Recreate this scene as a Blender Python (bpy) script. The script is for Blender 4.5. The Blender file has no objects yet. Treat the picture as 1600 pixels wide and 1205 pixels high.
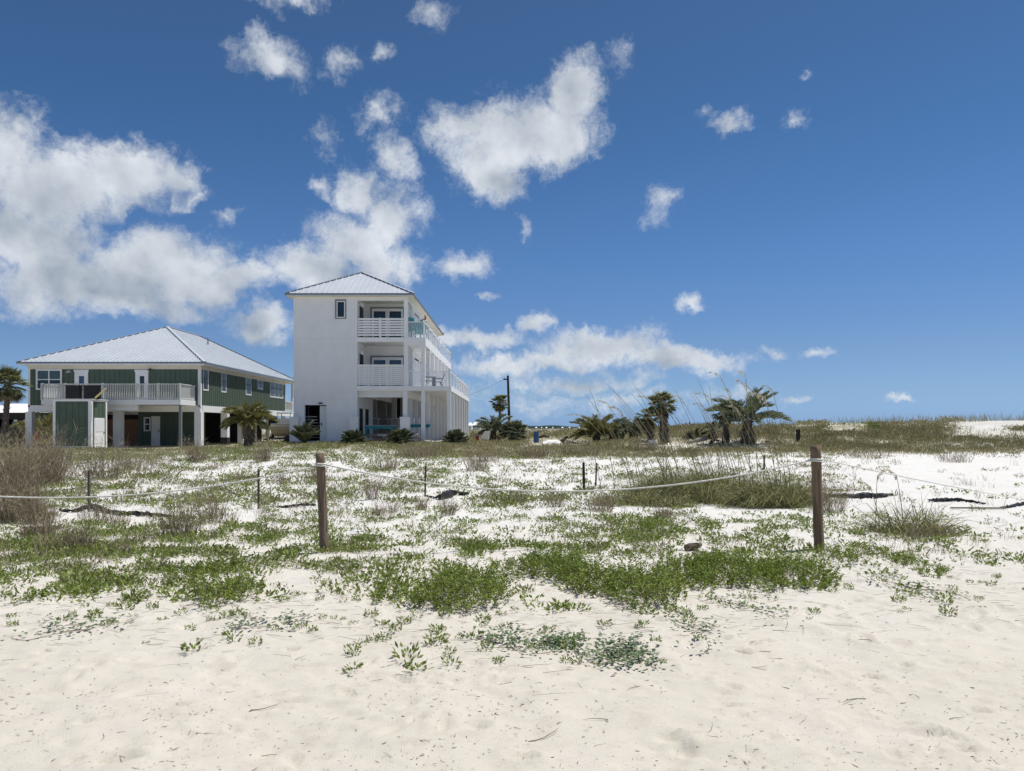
import bpy, math, random
import numpy as np
from mathutils import Vector, Matrix, Euler

S = bpy.context.scene
COL = S.collection
R = math.radians
rng = np.random.default_rng(11)
random.seed(5)

# ------------------------------------------------------------------ camera
F = 1157.0            # focal length in photograph pixels (1600 wide)
HZ = 668.0            # horizon row
EYE = 1.6
cd = bpy.data.cameras.new('camera')
cam = bpy.data.objects.new('camera', cd)
COL.objects.link(cam)
cam.location = (0, 0, EYE)
cam.rotation_euler = (R(90), 0, 0)
cd.sensor_width = 36.0
cd.lens = 36.0 * F / 1600.0
cd.shift_y = (HZ - 602.5) / 1600.0
cd.clip_start = 0.1
cd.clip_end = 20000
S.camera = cam

# ------------------------------------------------------------------ view, sun, sky
S.view_settings.view_transform = 'Standard'
S.view_settings.look = 'None'
S.view_settings.exposure = 0.0
S.view_settings.gamma = 1.0
S.view_settings.use_curve_mapping = False
S.cycles.max_bounces = 8
S.cycles.transparent_max_bounces = 12

SUN_EL, SUN_AZ = R(68), R(68)          # azimuth clockwise from +Y (view direction) to +X (right)
sun_dir = Vector((math.cos(SUN_EL) * math.sin(SUN_AZ), math.cos(SUN_EL) * math.cos(SUN_AZ), math.sin(SUN_EL)))
ld = bpy.data.lights.new('sun', 'SUN')
ld.energy = 4.9
ld.angle = R(0.53)
ld.color = (1.0, 0.965, 0.90)
lo = bpy.data.objects.new('sun', ld)
COL.objects.link(lo)
lo.location = (0, 0, 50)
lo.rotation_euler = sun_dir.to_track_quat('Z', 'Y').to_euler()

W = bpy.data.worlds.new('World')
S.world = W
W.use_nodes = True
nt = W.node_tree
nt.nodes.clear()
def N(t, **kw):
    n = nt.nodes.new(t)
    for k, v in kw.items():
        setattr(n, k, v)
    return n
def Lk(a, b): nt.links.new(a, b)
sky = N('ShaderNodeTexSky', sky_type='NISHITA')
sky.sun_disc = False
sky.sun_elevation = SUN_EL
sky.sun_rotation = SUN_AZ
sky.altitude = 0
sky.air_density = 1.0
sky.dust_density = 0.25
sky.ozone_density = 3.0
SKY_STRENGTH = 0.088
tc = N('ShaderNodeTexCoord')
# clean maritime air: a deeper blue all round, and no yellow low band
sepz = N('ShaderNodeSeparateXYZ'); Lk(tc.outputs['Generated'], sepz.inputs[0])
tint = N('ShaderNodeValToRGB')
e = tint.color_ramp.elements
for k, (p_, c_) in enumerate(((0.0, (.43, .74, 1.62)), (.045, (.51, .72, 1.18)), (.10, (.54, .69, 1.0)), (.22, (.49, .71, .99)), (.36, (.41, .65, .87)), (.5, (.43, .62, .79)), (1.0, (.45, .62, .78)))):
    el_ = e[k] if k < 2 else e.new(p_)
    el_.position = p_; el_.color = (*c_, 1)
Lk(sepz.outputs['Z'], tint.inputs['Fac'])
mulc = N('ShaderNodeMix', data_type='RGBA', blend_type='MULTIPLY'); mulc.inputs['Factor'].default_value = 1.0
Lk(sky.outputs[0], mulc.inputs[6]); Lk(tint.outputs[0], mulc.inputs[7])
bg_sky = N('ShaderNodeBackground'); bg_sky.inputs[1].default_value = SKY_STRENGTH
Lk(mulc.outputs[2], bg_sky.inputs[0])
def noise(scale, detail, rough, src, dims='3D', lac=2.0):
    n = N('ShaderNodeTexNoise', noise_dimensions=dims)
    n.inputs['Scale'].default_value = scale
    n.inputs['Detail'].default_value = detail
    n.inputs['Roughness'].default_value = rough
    n.inputs['Lacunarity'].default_value = lac
    Lk(src, n.inputs['Vector'])
    return n
def mth(op, a, b=None, c=None, clamp=False):
    m = N('ShaderNodeMath', operation=op, use_clamp=clamp)
    for i, v in enumerate((a, b, c)):
        if v is None: continue
        if isinstance(v, (int, float)): m.inputs[i].default_value = v
        else: Lk(v, m.inputs[i])
    return m.outputs[0]
def vm(op, a, b):
    m = N('ShaderNodeVectorMath', operation=op)
    for i, v in enumerate((a, b)):
        if isinstance(v, (tuple, list)): m.inputs[i].default_value = v
        elif isinstance(v, (int, float)): m.inputs['Scale'].default_value = v
        else: Lk(v, m.inputs[i])
    return m.outputs['Value' if op in ('LENGTH', 'DOT_PRODUCT') else 'Vector']
D0 = tc.outputs['Generated']
w1 = noise(9.0, 4.0, 0.55, D0)
w2 = noise(38.0, 5.0, 0.6, D0)
dw = vm('ADD', D0, vm('SCALE', vm('SUBTRACT', w1.outputs['Color'], (0.5, 0.5, 0.5)), 0.060))
dw = vm('ADD', dw, vm('SCALE', vm('SUBTRACT', w2.outputs['Color'], (0.5, 0.5, 0.5)), 0.036))
# every cloud: direction from the eye (given as row/column of the photograph's own angle grid), angular radii, tilt, density
CL = [
 (10,250,75,95,0,1.0),(75,300,110,80,0,1.1),(190,270,105,62,-6,1.15),(265,285,60,42,10,1.0),(40,370,150,60,0,1.2),(300,315,40,14,-15,.6),
 (90,430,140,62,0,1.2),(250,420,150,66,-8,1.2),(360,440,85,44,-10,1.0),(150,460,190,36,0,1.0),(400,505,58,32,0,.95),
 (485,420,72,42,0,1.05),(565,395,92,56,25,1.15),(605,345,62,68,15,1.0),(560,305,56,52,30,.9),(615,245,36,48,-30,.7),(500,292,16,30,-35,.55),(635,405,45,42,0,.8),(665,345,22,28,0,.5),
 (730,412,52,32,0,.8),
 (805,212,122,66,-20,1.15),(722,205,72,34,-15,.95),(893,152,60,62,0,1.1),(770,272,76,42,15,1.0),(868,212,76,60,-30,1.1),
 (418,98,60,34,12,.70),(537,98,36,34,0,.52),(680,14,46,32,0,.54),(588,186,48,24,0,.46),(507,214,30,28,40,.40),(455,2,80,22,0,.42),
 (1130,190,54,22,0,.66),(1248,178,36,22,-30,.38),(1037,322,30,34,0,.48),(1070,476,28,18,0,.75),(360,340,28,14,-20,.5),(975,95,26,38,20,.34),(820,370,12,22,-20,.45),
 (842,502,36,17,-15,.75),(755,527,85,21,0,.9),(935,541,105,32,0,1.15),(1060,562,110,22,6,1.0),(870,562,90,18,0,.9),(770,572,85,22,0,.9),(900,594,150,18,0,.66),(850,625,190,26,0,.32),(620,610,150,40,0,.30),
 (1210,556,30,10,0,.45),(1275,556,26,9,0,.45),(960,620,170,14,0,.42),(1240,618,40,11,0,.6),(1402,626,22,8,0,.7),(1170,614,60,12,0,.5),(760,465,20,9,0,.6),(700,530,36,17,0,.8),
 (820,632,60,10,0,.4),(600,90,20,16,20,.4),(1275,104,12,9,0,.35),(0,475,12,14,0,.5),
]
OUT = [(95, 34, .30, .20, 1.), (140, 26, .36, .15, 1.), (185, 38, .3, .2, .9), (232, 22, .4, .14, 1.), (278, 33, .26, .2, 1.), (310, 16, .22, .09, .9), (55, 14, .2, .07, .7), (205, 62, .3, .26, .8), (330, 66, .2, .14, .7), (70, 58, .14, .1, .6)]
acc = None
def blob(c, t, up, rx, rz, amp):
    global acc
    m = N('ShaderNodeMapping', vector_type='TEXTURE')
    mat3 = Matrix((t, c, up)).transposed()
    m.inputs['Location'].default_value = c
    m.inputs['Rotation'].default_value = mat3.to_euler('XYZ')
    m.inputs['Scale'].default_value = (rx, 1.2, rz)
    Lk(dw, m.inputs['Vector'])
    ln = vm('LENGTH', m.outputs[0], (0, 0, 0))
    v = mth('MULTIPLY_ADD', ln, -amp, amp)
    if acc is None: acc = v
    else:
        mm = N('ShaderNodeMath', operation='SMOOTH_MAX')
        Lk(acc, mm.inputs[0]); Lk(v, mm.inputs[1]); mm.inputs[2].default_value = 0.16
        acc = mm.outputs[0]
for (px, py, rx, ry, rot, amp) in CL:
    c = Vector(((px - 800) / F, 1, (HZ - py) / F)); k = c.length; c.normalize()
    t = Vector((0, 0, 1)).cross(c) * -1; t.normalize()
    up = t.cross(c); up.normalize()
    a = R(-rot)
    t, up = t * math.cos(a) + up * math.sin(a), up * math.cos(a) - t * math.sin(a)
    blob(c, t, up, rx / F / k * 1.12, ry / F / k * 1.12, amp)
for (az, el, rx, rz, amp) in OUT:
    az, el = R(az), R(el)
    c = Vector((math.sin(az) * math.cos(el), math.cos(az) * math.cos(el), math.sin(el)))
    t = Vector((0, 0, 1)).cross(c) * -1; t.normalize()
    up = t.cross(c); up.normalize()
    blob(c, t, up, rx, rz, amp)
n1 = noise(13.0, 12.0, 0.68, D0)
n2 = noise(48.0, 7.0, 0.66, dw)
nz = mth('ADD', mth('MULTIPLY_ADD', n1.outputs['Fac'], 1.25, -0.625), mth('ADD', mth('MULTIPLY_ADD', n2.outputs['Fac'], 0.66, -0.33), mth('MULTIPLY_ADD', noise(150.0, 5.0, 0.65, dw).outputs['Fac'], 0.30, -0.15)))
dens = mth('ADD', acc, nz)
al = N('ShaderNodeMapRange', interpolation_type='SMOOTHSTEP')
Lk(dens, al.inputs[0]); al.inputs[1].default_value = 0.0; al.inputs[2].default_value = 0.72; al.inputs[4].default_value = 0.93
# cloud light: thick bases grey, sunward billows bright
up_off = vm('ADD', D0, (0.016, 0.0, 0.03))
n3 = noise(12.0, 5.0, 0.52, D0); n4 = noise(12.0, 5.0, 0.52, up_off)
emb = mth('SUBTRACT', n3.outputs['Fac'], n4.outputs['Fac'])
thick = N('ShaderNodeMapRange'); Lk(acc, thick.inputs[0])
thick.inputs[1].default_value = 0.25; thick.inputs[2].default_value = 1.0; thick.inputs[3].default_value = 0.0; thick.inputs[4].default_value = 0.16
acc_d, acc = acc, None
for (px, py, rx, ry, rot, amp) in ((230, 462, 230, 44, 0, 1.0), (60, 345, 130, 42, 0, .7), (90, 470, 120, 40, 0, .7), (250, 345, 90, 26, 0, .5), (540, 445, 120, 30, 0, .7), (920, 582, 150, 16, 0, .9), (800, 285, 80, 22, 0, .5), (395, 528, 60, 12, 0, .8), (1010, 575, 90, 10, 0, .8)):
    c = Vector(((px - 800) / F, 1, (HZ - py) / F)); k = c.length; c.normalize()
    t = Vector((0, 0, 1)).cross(c) * -1; t.normalize(); up = t.cross(c); up.normalize()
    blob(c, t, up, rx / F / k * 1.3, ry / F / k * 1.5, amp)
under = mth('MULTIPLY', mth('ADD', acc, 0.0, clamp=True), 0.30)
lum = mth('ADD', mth('SUBTRACT', mth('SUBTRACT', mth('MULTIPLY_ADD', emb, 1.15, 0.68), thick.outputs[0]), under), mth('MULTIPLY_ADD', n1.outputs['Fac'], 0.22, -0.11), clamp=True)
cr = N('ShaderNodeMapRange', data_type='FLOAT_VECTOR')
Lk(lum, cr.inputs['Vector'])
cr.inputs[7].default_value = (0.08,) * 3; cr.inputs[8].default_value = (0.84,) * 3
cr.inputs[9].default_value = (0.24, 0.30, 0.38); cr.inputs[10].default_value = (0.83, 0.865, 0.91)
bg_cl = N('ShaderNodeBackground'); bg_cl.inputs[1].default_value = 1.0
Lk(cr.outputs['Vector'], bg_cl.inputs[0])
mixw = N('ShaderNodeMixShader')
Lk(al.outputs[0], mixw.inputs[0]); Lk(bg_sky.outputs[0], mixw.inputs[1]); Lk(bg_cl.outputs[0], mixw.inputs[2])
wo = N('ShaderNodeOutputWorld')
Lk(mixw.outputs[0], wo.inputs['Surface'])
W.cycles.sampling_method = 'MANUAL'
W.cycles.sample_map_resolution = 512

# ------------------------------------------------------------------ numbers
def sm(a, b, x):
    t = np.clip((x - a) / (b - a), 0, 1)
    return t * t * (3 - 2 * t)
_perm = rng.random((256, 256))
def vnoise(x, y, s, off=0):
    x = np.asarray(x, float) * s + 37.7 + off * 17.3; y = np.asarray(y, float) * s + 91.1 + off * 9.7
    xi = np.floor(x).astype(int); yi = np.floor(y).astype(int)
    fx = x - xi; fy = y - yi
    fx = fx * fx * (3 - 2 * fx); fy = fy * fy * (3 - 2 * fy)
    a = _perm[xi & 255, yi & 255]; b = _perm[(xi + 1) & 255, yi & 255]
    c = _perm[xi & 255, (yi + 1) & 255]; d = _perm[(xi + 1) & 255, (yi + 1) & 255]
    return (a * (1 - fx) + b * fx) * (1 - fy) + (c * (1 - fx) + d * fx) * fy - 0.5
def fbm(x, y, s, o=4, off=0):
    v, a = 0, 1.0
    for k in range(o):
        v = v + a * vnoise(x, y, s * 2 ** k, off + k); a *= 0.5
    return v
def h_base(x, y):
    x = np.asarray(x, float); y = np.asarray(y, float)
    left = sm(-12.5, -17.5, x)
    z = (0.63 - 0.29 * left) * sm(11, 42, y) + 0.14 * sm(45, 130, y)
    z = z + 0.22 * sm(60, 140, y) * sm(-30, -60, x) * 0
    dune = sm(2.0, 17.0, x) * sm(31, 44, y) * (0.92 + 0.46 * sm(16, 38, x)) * (1 - 0.45 * sm(58, 95, y))
    z = z + dune * (1 - sm(120, 400, y) * 0.9)
    z = z - 2.6 * sm(420, 620, y)                      # down under the bay
    bump = fbm(x, y, 0.22, 3, 3)
    z = z + bump * 0.16 * sm(8.5, 14, y) * (1 - 0.9 * sm(42, 46, y) * sm(0, -4, x)) * (1 - sm(300, 420, y))
    z = z + fbm(x, y, 0.13, 2, 9) * 0.40 * sm(4, 14, x) * sm(34, 46, y) * (1 - sm(90, 200, y))
    z = z + fbm(x, y, 0.5, 2, 21) * 0.04 * (1 - sm(200, 300, np.abs(y)))
    return z
_dim = []
for k in range(680):
    yy = 2.2 + 8.3 * random.random() ** 0.9
    xx = (random.random() * 2 - 1) * (0.75 * yy + 0.5)
    _dim.append((xx, yy, random.uniform(0.03, 0.11), random.uniform(0.02, 0.05), random.uniform(0, 3.14), random.uniform(0.010, 0.036)))
def h_full(x, y):
    z = h_base(x, y)
    x = np.asarray(x, float); y = np.asarray(y, float)
    near = 1 - sm(16, 30, np.abs(y))
    z = z + fbm(x, y, 1.7, 3, 31) * 0.035 * (1 - sm(40, 60, np.abs(y)))
    z = z + near * (np.abs(fbm(x, y, 3.1, 2, 41)) * -0.026 + fbm(x, y, 7.0, 2, 51) * 0.012 + fbm(x, y, 17.0, 2, 57) * 0.006)
    return z
def dimples(x, y, z):
    for (cx, cy, a, b, th, d) in _dim:
        r = max(a, b) * 3
        iy = np.where((y[:, 0] > cy - r) & (y[:, 0] < cy + r))[0]
        ix = np.where((x[0] > cx - r) & (x[0] < cx + r))[0]
        if not len(iy) or not len(ix): continue
        sl = np.ix_(iy, ix)
        dx = x[sl] - cx; dy = y[sl] - cy
        u = (dx * math.cos(th) + dy * math.sin(th)) / a; v = (-dx * math.sin(th) + dy * math.cos(th)) / b
        q = u * u + v * v
        z[sl] += d * (-np.exp(-q) + 0.55 * np.exp(-(np.sqrt(q) - 1.6) ** 2 * 3))
    return z
def ground(x, y): return float(h_full(np.array([x]), np.array([y]))[0])
def PX(px, Y): return (px - 800.0) / F * Y
def PZ(py, Y): return EYE - (py - HZ) / F * Y
_ys = np.geomspace(2.0, 420, 420)
_tpx = np.linspace(-450, 2050, 626)
_TX = (_tpx[:, None] - 800) / F * _ys
_TH = h_base(_TX, np.broadcast_to(_ys, _TX.shape))
def unproject(px, py):
    """image angles -> points on the terrain (arrays)"""
    px = np.asarray(px, float); py = np.asarray(py, float)
    out = np.full((len(px), 3), np.nan)
    for s in range(0, len(px), 4000):
        a = (px[s:s + 4000, None] - 800) / F; b = (py[s:s + 4000, None] - HZ) / F
        Zr = EYE - b * _ys
        H = _TH[np.clip(np.round((px[s:s + 4000] + 450) / 4), 0, 625).astype(int)]
        below = Zr < H
        idx = below.argmax(1); ok = below.any(1) & (idx > 0)
        i = np.where(ok)[0]; k = idx[i]
        d1 = Zr[i, k] - H[i, k]; d0 = Zr[i, k - 1] - H[i, k - 1]
        t = d0 / (d0 - d1)
        Y = _ys[k - 1] + t * (_ys[k] - _ys[k - 1])
        out[s + i, 0] = a[i, 0] * Y; out[s + i, 1] = Y
    ok = ~np.isnan(out[:, 0])
    out[ok, 2] = h_full(out[ok, 0], out[ok, 1])
    return out
def gp(px, py):
    p = unproject([px], [py])[0]
    return float(p[0]), float(p[1]), float(p[2])

# ------------------------------------------------------------------ materials
def mat(name, col, rough=0.7, var=0.12, scale=3.0, bump=0.0, bscale=30.0, metal=0.0, spec=0.3, island=0.0, trans=0.0, col2=None, wear=None, stretch=None):
    m = bpy.data.materials.new(name); m.use_nodes = True
    t = m.node_tree; b = t.nodes['Principled BSDF']
    b.inputs['Roughness'].default_value = rough
    b.inputs['Metallic'].default_value = metal
    b.inputs['Specular IOR Level'].default_value = spec
    def nn(ty): return t.nodes.new(ty)
    co = nn('ShaderNodeTexCoord'); src = co.outputs['Object']
    if stretch:
        mp = nn('ShaderNodeMapping'); mp.inputs['Scale'].default_value = stretch
        t.links.new(src, mp.inputs['Vector']); src = mp.outputs[0]
    no = nn('ShaderNodeTexNoise'); no.inputs['Scale'].default_value = scale; no.inputs['Detail'].default_value = 6; no.inputs['Roughness'].default_value = 0.6
    t.links.new(src, no.inputs['Vector'])
    ra = nn('ShaderNodeValToRGB')
    c = np.array(col); c2 = np.array(col2) if col2 is not None else None
    ra.color_ramp.elements[0].position = 0.3; ra.color_ramp.elements[1].position = 0.7
    lo_, hi_ = (c * (1 - var), c * (1 + var)) if c2 is None else (c, c2)
    ra.color_ramp.elements[0].color = (*np.clip(lo_, 0, 1), 1); ra.color_ramp.elements[1].color = (*np.clip(hi_, 0, 1), 1)
    fac = no.outputs['Fac']
    if island:
        ge = nn('ShaderNodeNewGeometry')
        mx = nn('ShaderNodeMath'); mx.operation = 'MULTIPLY_ADD'
        t.links.new(ge.outputs['Random Per Island'], mx.inputs[0]); mx.inputs[1].default_value = island
        a2 = nn('ShaderNodeMath'); a2.operation = 'MULTIPLY'; t.links.new(fac, a2.inputs[0]); a2.inputs[1].default_value = 1 - island
        t.links.new(a2.outputs[0], mx.inputs[2]); fac = mx.outputs[0]
        ra.color_ramp.elements[0].position = 0.12; ra.color_ramp.elements[1].position = 0.88
    t.links.new(fac, ra.inputs['Fac'])
    colout = ra.outputs['Color']
    if wear is not None:
        wn = nn('ShaderNodeTexNoise'); wn.inputs['Scale'].default_value = wear[1]; wn.inputs['Detail'].default_value = 8
        wn.inputs['Roughness'].default_value = 0.68
        t.links.new(src, wn.inputs['Vector'])
        wr = nn('ShaderNodeMapRange'); wr.inputs[1].default_value = 0.52; wr.inputs[2].default_value = 0.75; wr.inputs[4].default_value = wear[2]
        t.links.new(wn.outputs['Fac'], wr.inputs[0])
        wm = nn('ShaderNodeMix'); wm.data_type = 'RGBA'
        t.links.new(wr.outputs[0], wm.inputs['Factor']); t.links.new(colout, wm.inputs[6]); wm.inputs[7].default_value = (*wear[0], 1)
        colout = wm.outputs[2]
    t.links.new(colout, b.inputs['Base Color'])
    if bump:
        bn = nn('ShaderNodeTexNoise'); bn.inputs['Scale'].default_value = bscale; bn.inputs['Detail'].default_value = 5
        t.links.new(src, bn.inputs['Vector'])
        bu = nn('ShaderNodeBump'); bu.inputs['Strength'].default_value = bump; bu.inputs['Distance'].default_value = 0.02
        t.links.new(bn.outputs['Fac'], bu.inputs['Height']); t.links.new(bu.outputs[0], b.inputs['Normal'])
    if trans:
        tr = nn('ShaderNodeBsdfTranslucent'); t.links.new(colout, tr.inputs['Color'])
        ms = nn('ShaderNodeMixShader'); ms.inputs[0].default_value = trans
        out = t.nodes['Material Output']
        t.links.new(b.outputs[0], ms.inputs[1]); t.links.new(tr.outputs[0], ms.inputs[2]); t.links.new(ms.outputs[0], out.inputs['Surface'])
    return m

M = {}
M['white'] = mat('white_paint', (.74, .75, .76), .55, .04, 1.3, .05, 60, wear=((.52, .52, .50), .9, .22))
M['whitebright'] = mat('white_trim_paint', (.80, .80, .80), .5, .03, 2, .03, 60, wear=((.6, .59, .56), 2.2, .25))
M['greywhite'] = mat('aged_white_paint', (.62, .62, .60), .65, .06, 1.6, .08, 40, wear=((.38, .37, .34), 1.7, .4))
M['cream'] = mat('cream_soffit_paint', (.70, .66, .58), .6, .04, 2)
M['green'] = mat('green_siding_paint', (.080, .115, .084), .6, .10, 1.1, .05, 60, wear=((.10, .14, .11), 1.3, .5))
M['roof'] = mat('galvanised_roof_metal', (.50, .53, .57), .45, .05, .8, 0, metal=.15, spec=.5)
M['roofedge'] = mat('roof_edge_metal', (.20, .24, .29), .45, .05, 2, metal=.3)
M['greytrim'] = mat('grey_window_trim', (.20, .21, .22), .5, .05, 2)
M['glass'] = mat('dark_window_glass', (.014, .024, .030), .06, .2, .8, spec=.6)
M['glassblue'] = mat('blue_window_glass', (.045, .085, .13), .07, .25, .8, spec=.6)
M['glassteal'] = mat('teal_window_screen', (.050, .095, .105), .25, .2, .8, spec=.5)
M['dark'] = mat('dark_interior', (.030, .029, .028), .8, .2, 2)  # near-black; stands in for shade in the doorway room and carport, plus dark parts
M['black'] = mat('black_plastic', (.018, .018, .020), .45, .2, 4)
M['concrete'] = mat('grey_concrete', (.42, .40, .37), .85, .12, 1.6, .2, 40)
M['woodpost'] = mat('weathered_brown_post_wood', (.115, .077, .052), .85, .3, 9, .9, 26, col2=(.27, .195, .135), stretch=(2, 2, .10), wear=((.34, .28, .22), 5, .6))
M['fencewood'] = mat('brown_fence_wood', (.24, .13, .08), .8, .2, 3, .2, 40, stretch=(4, 4, .3))
M['lumber'] = mat('weathered_lumber', (.30, .26, .20), .8, .2, 3, .15, 40, stretch=(.4, 5, 5))
M['darkwood'] = mat('dark_old_lumber', (.09, .065, .05), .85, .3, 3, .2, 40)
M['yellowwood'] = mat('fresh_pine_board', (.74, .58, .26), .6, .1, 5)
M['stake'] = mat('grey_stake_wood', (.085, .075, .065), .85, .25, 8, .2, 40)
M['rope'] = mat('off_white_rope', (.74, .72, .66), .8, .1, 14, .6, 80)
M['fabric'] = mat('black_silt_fabric', (.022, .024, .028), .6, .3, 6, .3, 30, wear=((.11, .115, .125), 4, .7))
M['teal'] = mat('teal_paint', (.030, .24, .27), .5, .12, 3)
M['tealtop'] = mat('worn_teal_table_top', (.26, .36, .36), .6, .12, 3)
M['polewood'] = mat('creosote_pole_wood', (.035, .028, .022), .8, .25, 5, .3, 30)
M['wire'] = mat('black_cable', (.03, .03, .032), .6, .05)
M['redplastic'] = mat('red_barrel_paint', (.26, .035, .022), .5, .15, 3)
M['blueplastic'] = mat('blue_barrel_paint', (.045, .105, .22), .5, .15, 3)
M['rust'] = mat('dark_rust', (.10, .035, .02), .7, .3, 8)
M['boatwhite'] = mat('boat_gelcoat', (.74, .74, .72), .3, .04, 2, spec=.5)
M['boatblue'] = mat('dark_blue_hull_paint', (.015, .035, .085), .35, .15, 2, spec=.5)
M['tan'] = mat('tan_hull_paint', (.42, .36, .26), .5, .1, 2)
M['tarp'] = mat('white_tarp', (.76, .75, .74), .6, .05, 3)
M['driftwood'] = mat('bleached_driftwood', (.36, .32, .27), .85, .25, 6, .4, 30, stretch=(.3, 4, 4))
M['log'] = mat('dark_driftwood', (.10, .075, .055), .9, .35, 8, .6, 26)
M['twig'] = mat('dry_twig', (.24, .19, .145), .9, .35, 8)
M['signwhite'] = mat('white_sign_board', (.62, .64, .68), .5, .05, 3)
M['trunk'] = mat('palm_trunk_bark', (.060, .047, .038), .95, .35, 7, .8, 18, col2=(.15, .12, .10))
M['boot'] = mat('palm_leaf_bases', (.10, .078, .058), .95, .35, 7, island=.8, col2=(.21, .18, .15))
M['pindo'] = mat('blue_green_palm_leaf', (.085, .11, .060), .55, .3, 5, island=.7, trans=.18, col2=(.27, .30, .175))
M['pindoyellow'] = mat('olive_palm_leaf', (.115, .115, .040), .55, .3, 5, island=.7, trans=.25, col2=(.31, .29, .11))
M['sabal'] = mat('green_fan_palm_leaf', (.070, .09, .036), .5, .3, 5, island=.7, trans=.25, col2=(.28, .28, .125))
M['deadfrond'] = mat('dead_palm_leaf', (.17, .125, .085), .8, .25, 5, island=.7, trans=.15, col2=(.30, .24, .17))
M['sago'] = mat('dark_palmetto_leaf', (.045, .065, .034), .5, .3, 5, island=.7, trans=.18, col2=(.20, .22, .12))
M['shrub'] = mat('beach_shrub_leaf', (.070, .118, .016), .55, .3, 4, island=.65, trans=.27, col2=(.31, .38, .065))
M['cover'] = mat('ground_cover_leaf', (.085, .135, .024), .6, .3, 1.2, island=.6, trans=.25, col2=(.31, .365, .085))
M['coverdull'] = mat('dull_ground_cover_leaf', (.11, .125, .045), .7, .3, 1.2, island=.6, trans=.18, col2=(.36, .33, .18))
M['vine'] = mat('blue_green_vine_leaf', (.060, .105, .045), .5, .3, 5, island=.6, trans=.2, col2=(.17, .24, .11))
M['drygrass'] = mat('dry_brown_stems', (.095, .074, .048), .85, .3, 2, island=.75, trans=.1, col2=(.48, .40, .27))
M['tangrass'] = mat('tan_dry_stems', (.16, .125, .075), .85, .3, 2, island=.75, trans=.08, col2=(.36, .29, .19))
M['dunegrass'] = mat('olive_dune_grass', (.155, .145, .066), .75, .3, .3, island=.5, trans=.15, col2=(.40, .36, .185))
M['brightgrass'] = mat('bright_dune_plants', (.10, .15, .03), .7, .3, .4, island=.6, trans=.2, col2=(.24, .30, .08))
M['oat'] = mat('sea_oat_blade', (.075, .075, .030), .7, .3, 2, island=.8, trans=.2, col2=(.40, .39, .175))
M['oatstalk'] = mat('sea_oat_stalk', (.19, .165, .10), .7, .15, 6)
M['oatseed'] = mat('sea_oat_seed_head', (.40, .34, .22), .8, .2, 8, island=.6, trans=.3, col2=(.78, .70, .52))
M['fartree'] = mat('far_trees', (.030, .050, .045), .9, .3, .02)

def clear_mat(name, tint, alpha):
    m = bpy.data.materials.new(name); m.use_nodes = True; t = m.node_tree
    b = t.nodes['Principled BSDF']; b.inputs['Base Color'].default_value = (*tint, 1); b.inputs['Roughness'].default_value = .1
    tr = t.nodes.new('ShaderNodeBsdfTransparent'); ms = t.nodes.new('ShaderNodeMixShader'); ms.inputs[0].default_value = alpha
    t.links.new(tr.outputs[0], ms.inputs[1]); t.links.new(b.outputs[0], ms.inputs[2])
    t.links.new(ms.outputs[0], t.nodes['Material Output'].inputs['Surface'])
    return m
M['railglass'] = clear_mat('clear_rail_glass', (.62, .68, .74), .20)

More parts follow.
